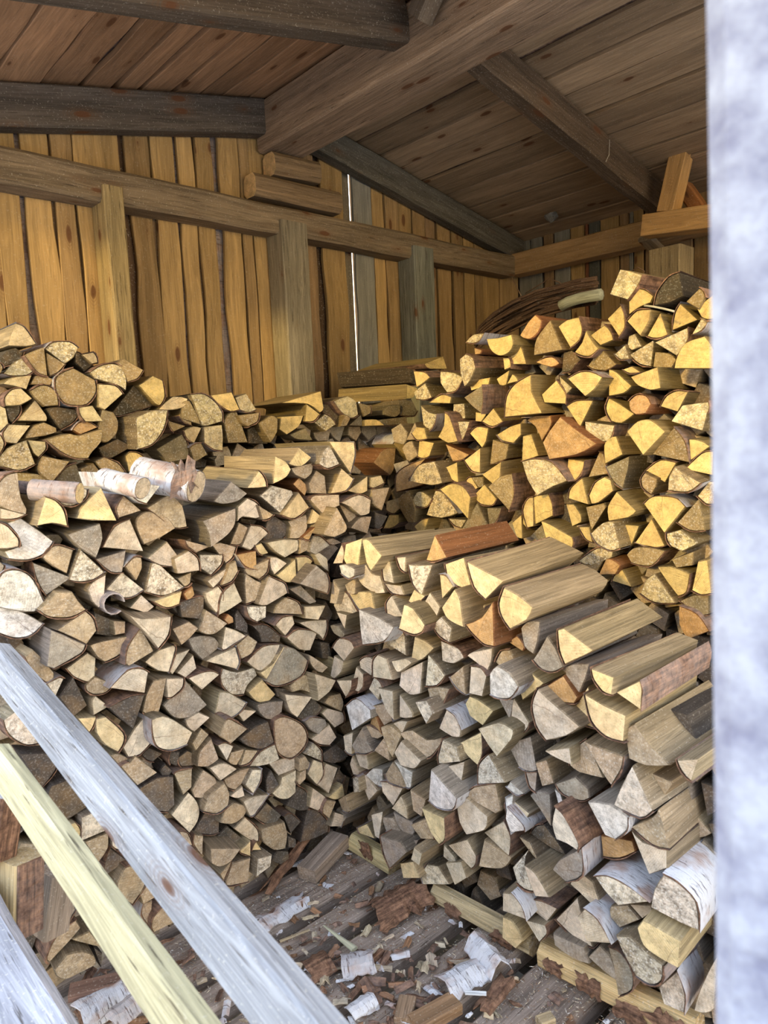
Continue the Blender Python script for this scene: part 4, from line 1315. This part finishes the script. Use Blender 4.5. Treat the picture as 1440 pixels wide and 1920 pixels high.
# torn bark at the birch log's end
o = onY(345, 895, 1.83)
bark_sheet(MB(), o, Vector((.8, -.5, .3)).normalized(), Vector((0, 0, 1)), Vector((-.5, -.8, 0)).normalized(), .07, .09, .5, .15, jag=.7).build('bark_piece', origin=o, label='frayed reddish bark hanging at the end of the sideways birch log', cat='bark')

# pieces standing between the sill and the left front stack
def standing(p0, p1, D, wd, dp, base, label, mat=None, up=(-1, -.3, 0), cat='firewood', bark=None):
    a = onD(*p0, D); b = onD(*p1, D)
    mb = timber(MB(), a, b, wd, dp, up=up, base=base, mat=mat or SIDE, segs=8, bev=.006, rough=.004, mot=.3)
    ob = mb.build('split_log', origin=a, label=label, cat=cat)
    if bark:
        d = (b - a).normalized(); s = d.cross(Vector(up).normalized()).normalized() * bark
        timber(MB(), a + s * (wd / 2 + .003), b + s * (wd / 2 + .003), .008, dp * .9, up=up, base=(.2, .1, .07), mat=BARK, segs=8, bev=.002, rough=.004, dark=.05).build('bark', parent=ob, origin=a)
    return ob
standing((36, 1742), (38, 1606), 1.62, .075, .07, (.56, .42, .22), 'upright yellow-tan split log beside the sill at bottom left', bark=1)
standing((92, 1745), (108, 1628), 1.75, .07, .07, (.33, .26, .20), 'upright grey split log behind the cream timber at bottom left')
standing((-10, 1600), (8, 1480), 1.62, .085, .06, (.5, .5, .52), 'white birch-barked split log standing at the left edge', mat=BARK)
# hollow bark roll in the left front stack
mbx = MB(); n = 12; vs = []; lc = []
c0 = onY(214, 1132, 1.86)
for k, (rr, d) in enumerate(((.030, 0), (.026, 0), (.026, .2), (.030, .2))):
    for i in range(n):
        a = 6.2832 * i / n * .93; vs.append(c0 + Vector((math.cos(a) * rr, d, math.sin(a) * rr))); lc.append((math.cos(a) * rr, math.sin(a) * rr, d))
mbx.add(vs, lc, [[k * n + i, k * n + i + 1, ((k + 1) % 4) * n + i + 1, ((k + 1) % 4) * n + i] for k in range(4) for i in range(n - 1)], BARK, (.3, .2, .1), (.3, .5, .4))
mbx.build('bark_roll', origin=c0, label='hollow roll of bark between logs of the left front stack', cat='bark')

# bundle of brown rods on the far stack
rb_ = empty('rod_bundle', (2.6, 1.9, 1.9), 'curved bundle of thin brown rods lying on the right back stack', 'bundle')
def tube(mb, pts, r, base, mat=SIDE, n=5):
    vs = []; lc = []; L = 0
    for k, p in enumerate(pts):
        a = (pts[min(k + 1, len(pts) - 1)] - pts[max(k - 1, 0)]).normalized(); s1 = a.cross(Vector((.1, .2, 1))).normalized(); s2 = a.cross(s1)
        if k: L += (p - pts[k - 1]).length
        for i in range(n): vs.append(p + (s1 * math.cos(6.2832 * i / n) + s2 * math.sin(6.2832 * i / n)) * r); lc.append((math.cos(6.28 * i / n) * r, math.sin(6.28 * i / n) * r, L))
    fs = [[k * n + i, k * n + (i + 1) % n, (k + 1) * n + (i + 1) % n, (k + 1) * n + i] for k in range(len(pts) - 1) for i in range(n)]
    fs += [list(range(n))[::-1], [len(vs) - n + i for i in range(n)]]
    mb.add(vs, lc, fs, mat, base, (R.random(), .2, .1), True); return mb
path = [(888, 640), (900, 612), (925, 588), (960, 566), (1005, 546), (1045, 536), (1082, 526), (1120, 520)]
for k in range(34):
    f = R.random(); dx = R.uniform(-3, 3); th_ = 6 + 26 * min(1, .4 + .6 * R.random())
    pts = []
    for i, (x, y) in enumerate(path):
        t = i / 7; wdt = 4 + 52 * math.sin(math.pi * min(.62, t * .9 + .08)) 
        pts.append(onX(x + dx + f * 10 * (1 - t), y + f * wdt * .95, 2.45 + .06 * R.random() + .02 * k / 34))
    tube(MB(), pts, R.uniform(.004, .007), sh((.13, .075, .045), .3)).build('rod', parent=rb_, origin=pts[0])
tb = [onX(x, y, 2.42) for x, y in ((1052, 574), (1066, 566), (1085, 560), (1105, 556), (1127, 552))]
tube(MB(), tb, .022, (.42, .42, .30), mat=ROUGHW, n=8).build('lichen_branch', origin=tb[0], label='short lichen-grey branch lying on the bundle of brown rods', cat='branch')
for k, (pp, lab) in enumerate(((((985, 700 - 150), (1010, 535), (1030, 522), (1050, 530), (1066, 560)), 'loop of thin rusty wire above the rod bundle'), (((960, 520), (972, 545), (985, 570)), 'dry twig sticking up left in the rod bundle'), (((1185, 508), (1196, 501), (1208, 508), (1209, 545)), 'small bent wire loop beside the striped post stub'))):
    pts = [onX(x, y, 2.5) for x, y in pp]; tube(MB(), pts, .002, (.16, .09, .05)).build('wire' if 'wire' in lab else 'twig', origin=pts[0], label=lab, cat='wire' if 'wire' in lab else 'twig')
pts = [onX(x, y, 1.93) for x, y in ((1208, 573), (1225, 575), (1245, 579), (1264, 584))]
tube(MB(), pts, .003, (.6, .55, .4)).build('stick', origin=pts[0], label='thin pale stick across the log ends high at right', cat='stick')
p = onY(1143, 262, 1.80); q = onY(1142, 290, 1.80); r_ = onY(1136, 303, 1.80)
tube(MB(), [p, q, r_], .0015, (.7, .62, .5)).build('wire_hook', origin=p, label='thin pale wire hook hanging from the right middle rafter', cat='wire')
# old nest stuck to the roof boards
d = ray(1034, 408); t_ = (3.0 + .21 * 2.05 - 1.5) / (d.z + .21 * d.x); nc = CAM + d * t_
mb = MB(); n = 9; vs = []; fs = []
for i in range(5):
    for j in range(n):
        a = 6.2832 * j / n; rr = .035 * math.cos(i / 4 * 1.4) * (1 + .5 * noise.noise(Vector((i * 1.3, math.cos(a) * 2, math.sin(a) * 2)))); vs.append(nc + Vector((math.cos(a) * rr, math.sin(a) * rr * 1.2, .02 - .012 * i)))
for i in range(4):
    for j in range(n): fs.append([i * n + j, i * n + (j + 1) % n, (i + 1) * n + (j + 1) % n, (i + 1) * n + j][::-1])
fs.append([4 * n + j for j in range(n)][::-1])
mb.add(vs, vs, fs, ROUGHW, (.2, .19, .17), (.3, .3, 0)); mb.build('old_nest', origin=nc, label='small grey old nest stuck to the roof boards above the far corner', cat='nest')

# loose scraps on the floor
zone = lambda: (R.uniform(.5, 1.46), R.uniform(.55, 1.9))
def scrap(x, y, z, s, kind, group, label):
    c = Vector((x, y, z)); a = R.uniform(0, 6.28); ux = Vector((math.cos(a), math.sin(a), R.uniform(-.25, .25))).normalized(); uy = Vector((R.uniform(-.3, .3), R.uniform(-.3, .3), 1)).cross(ux).normalized(); u = ux.cross(uy)
    wh = 1. if R.random() < .25 else R.uniform(0, .1); pale = R.random() < .3
    mb = bark_sheet(MB(), c, ux, uy, u, s * R.uniform(.8, 1.7), s * R.uniform(.3, .8), R.uniform(.1, .8), wh, (3, 2), .003, .5, base=jit((.55, .45, .32) if R.random() < .6 else (.34, .19, .11), .3), mat=SIDE if pale else BARK)
    return mb.build(kind, origin=c, label=label, cat='bark scrap', group=group)
k = 0
while k < 290:
    x, y = zone()
    px_, py_ = proj((x, y, .01))
    dens = 1. if (600 < px_ < 900 and py_ > 1780) or (500 < px_ < 640 and py_ > 1800) else .38
    if R.random() > dens or py_ > 1935: continue
    scrap(x, y, R.uniform(.006, .02), R.uniform(.012, .034) * (1.25 if dens == 1. else 1), 'bark_scrap', 'small bark scraps on the plank floor', 'one of many small curled bark scraps littering the plank floor'); k += 1
for k in range(26):
    px_, py_ = R.uniform(150, 330), R.uniform(1760, 1915); p = onZ(px_, py_, .04); scrap(p.x, p.y, R.uniform(.01, .05), R.uniform(.02, .05), 'bark_scrap', 'bark scraps beside the sill beam', 'one of the brown bark scraps heaped between sill beam and stack')
# sawdust and splinters too fine to count
mb = MB()
def crumb(c, s, up=Vector((0, 0, 1))):
    a = R.uniform(0, 6.28); ux = Vector((math.cos(a), math.sin(a), R.uniform(-.3, .3))) * s * R.uniform(.8, 3.2); uy = Vector((-math.sin(a), math.cos(a), 0)) * s * .5; h = Vector((0, 0, s * .5))
    col = jit(R.choice([(.72, .62, .45), (.6, .48, .33), (.32, .18, .1), (.45, .3, .2), (.8, .76, .68)]), .2)
    mb.add([c - ux, c + uy, c + ux, c - uy, c + h], [(0, 0, 0)] * 5, [[0, 3, 4], [3, 2, 4], [2, 1, 4], [1, 0, 4]], SIDE, col, (R.random(), .2, 0))
for k in range(15000):
    x, y = R.uniform(.42, 1.5), R.uniform(.5, 1.92)
    if any(a < y < b for a, b in ((.63, .67), (.88, .92), (1.105, 1.17), (1.32, 1.39), (1.55, 1.615), (1.695, 1.755))): continue
    crumb(Vector((x, y, .002)), R.uniform(.0009, .0030))
mb.build('sawdust', label='sawdust and fine wood crumbs strewn over the plank floor', cat='sawdust', kind='stuff')
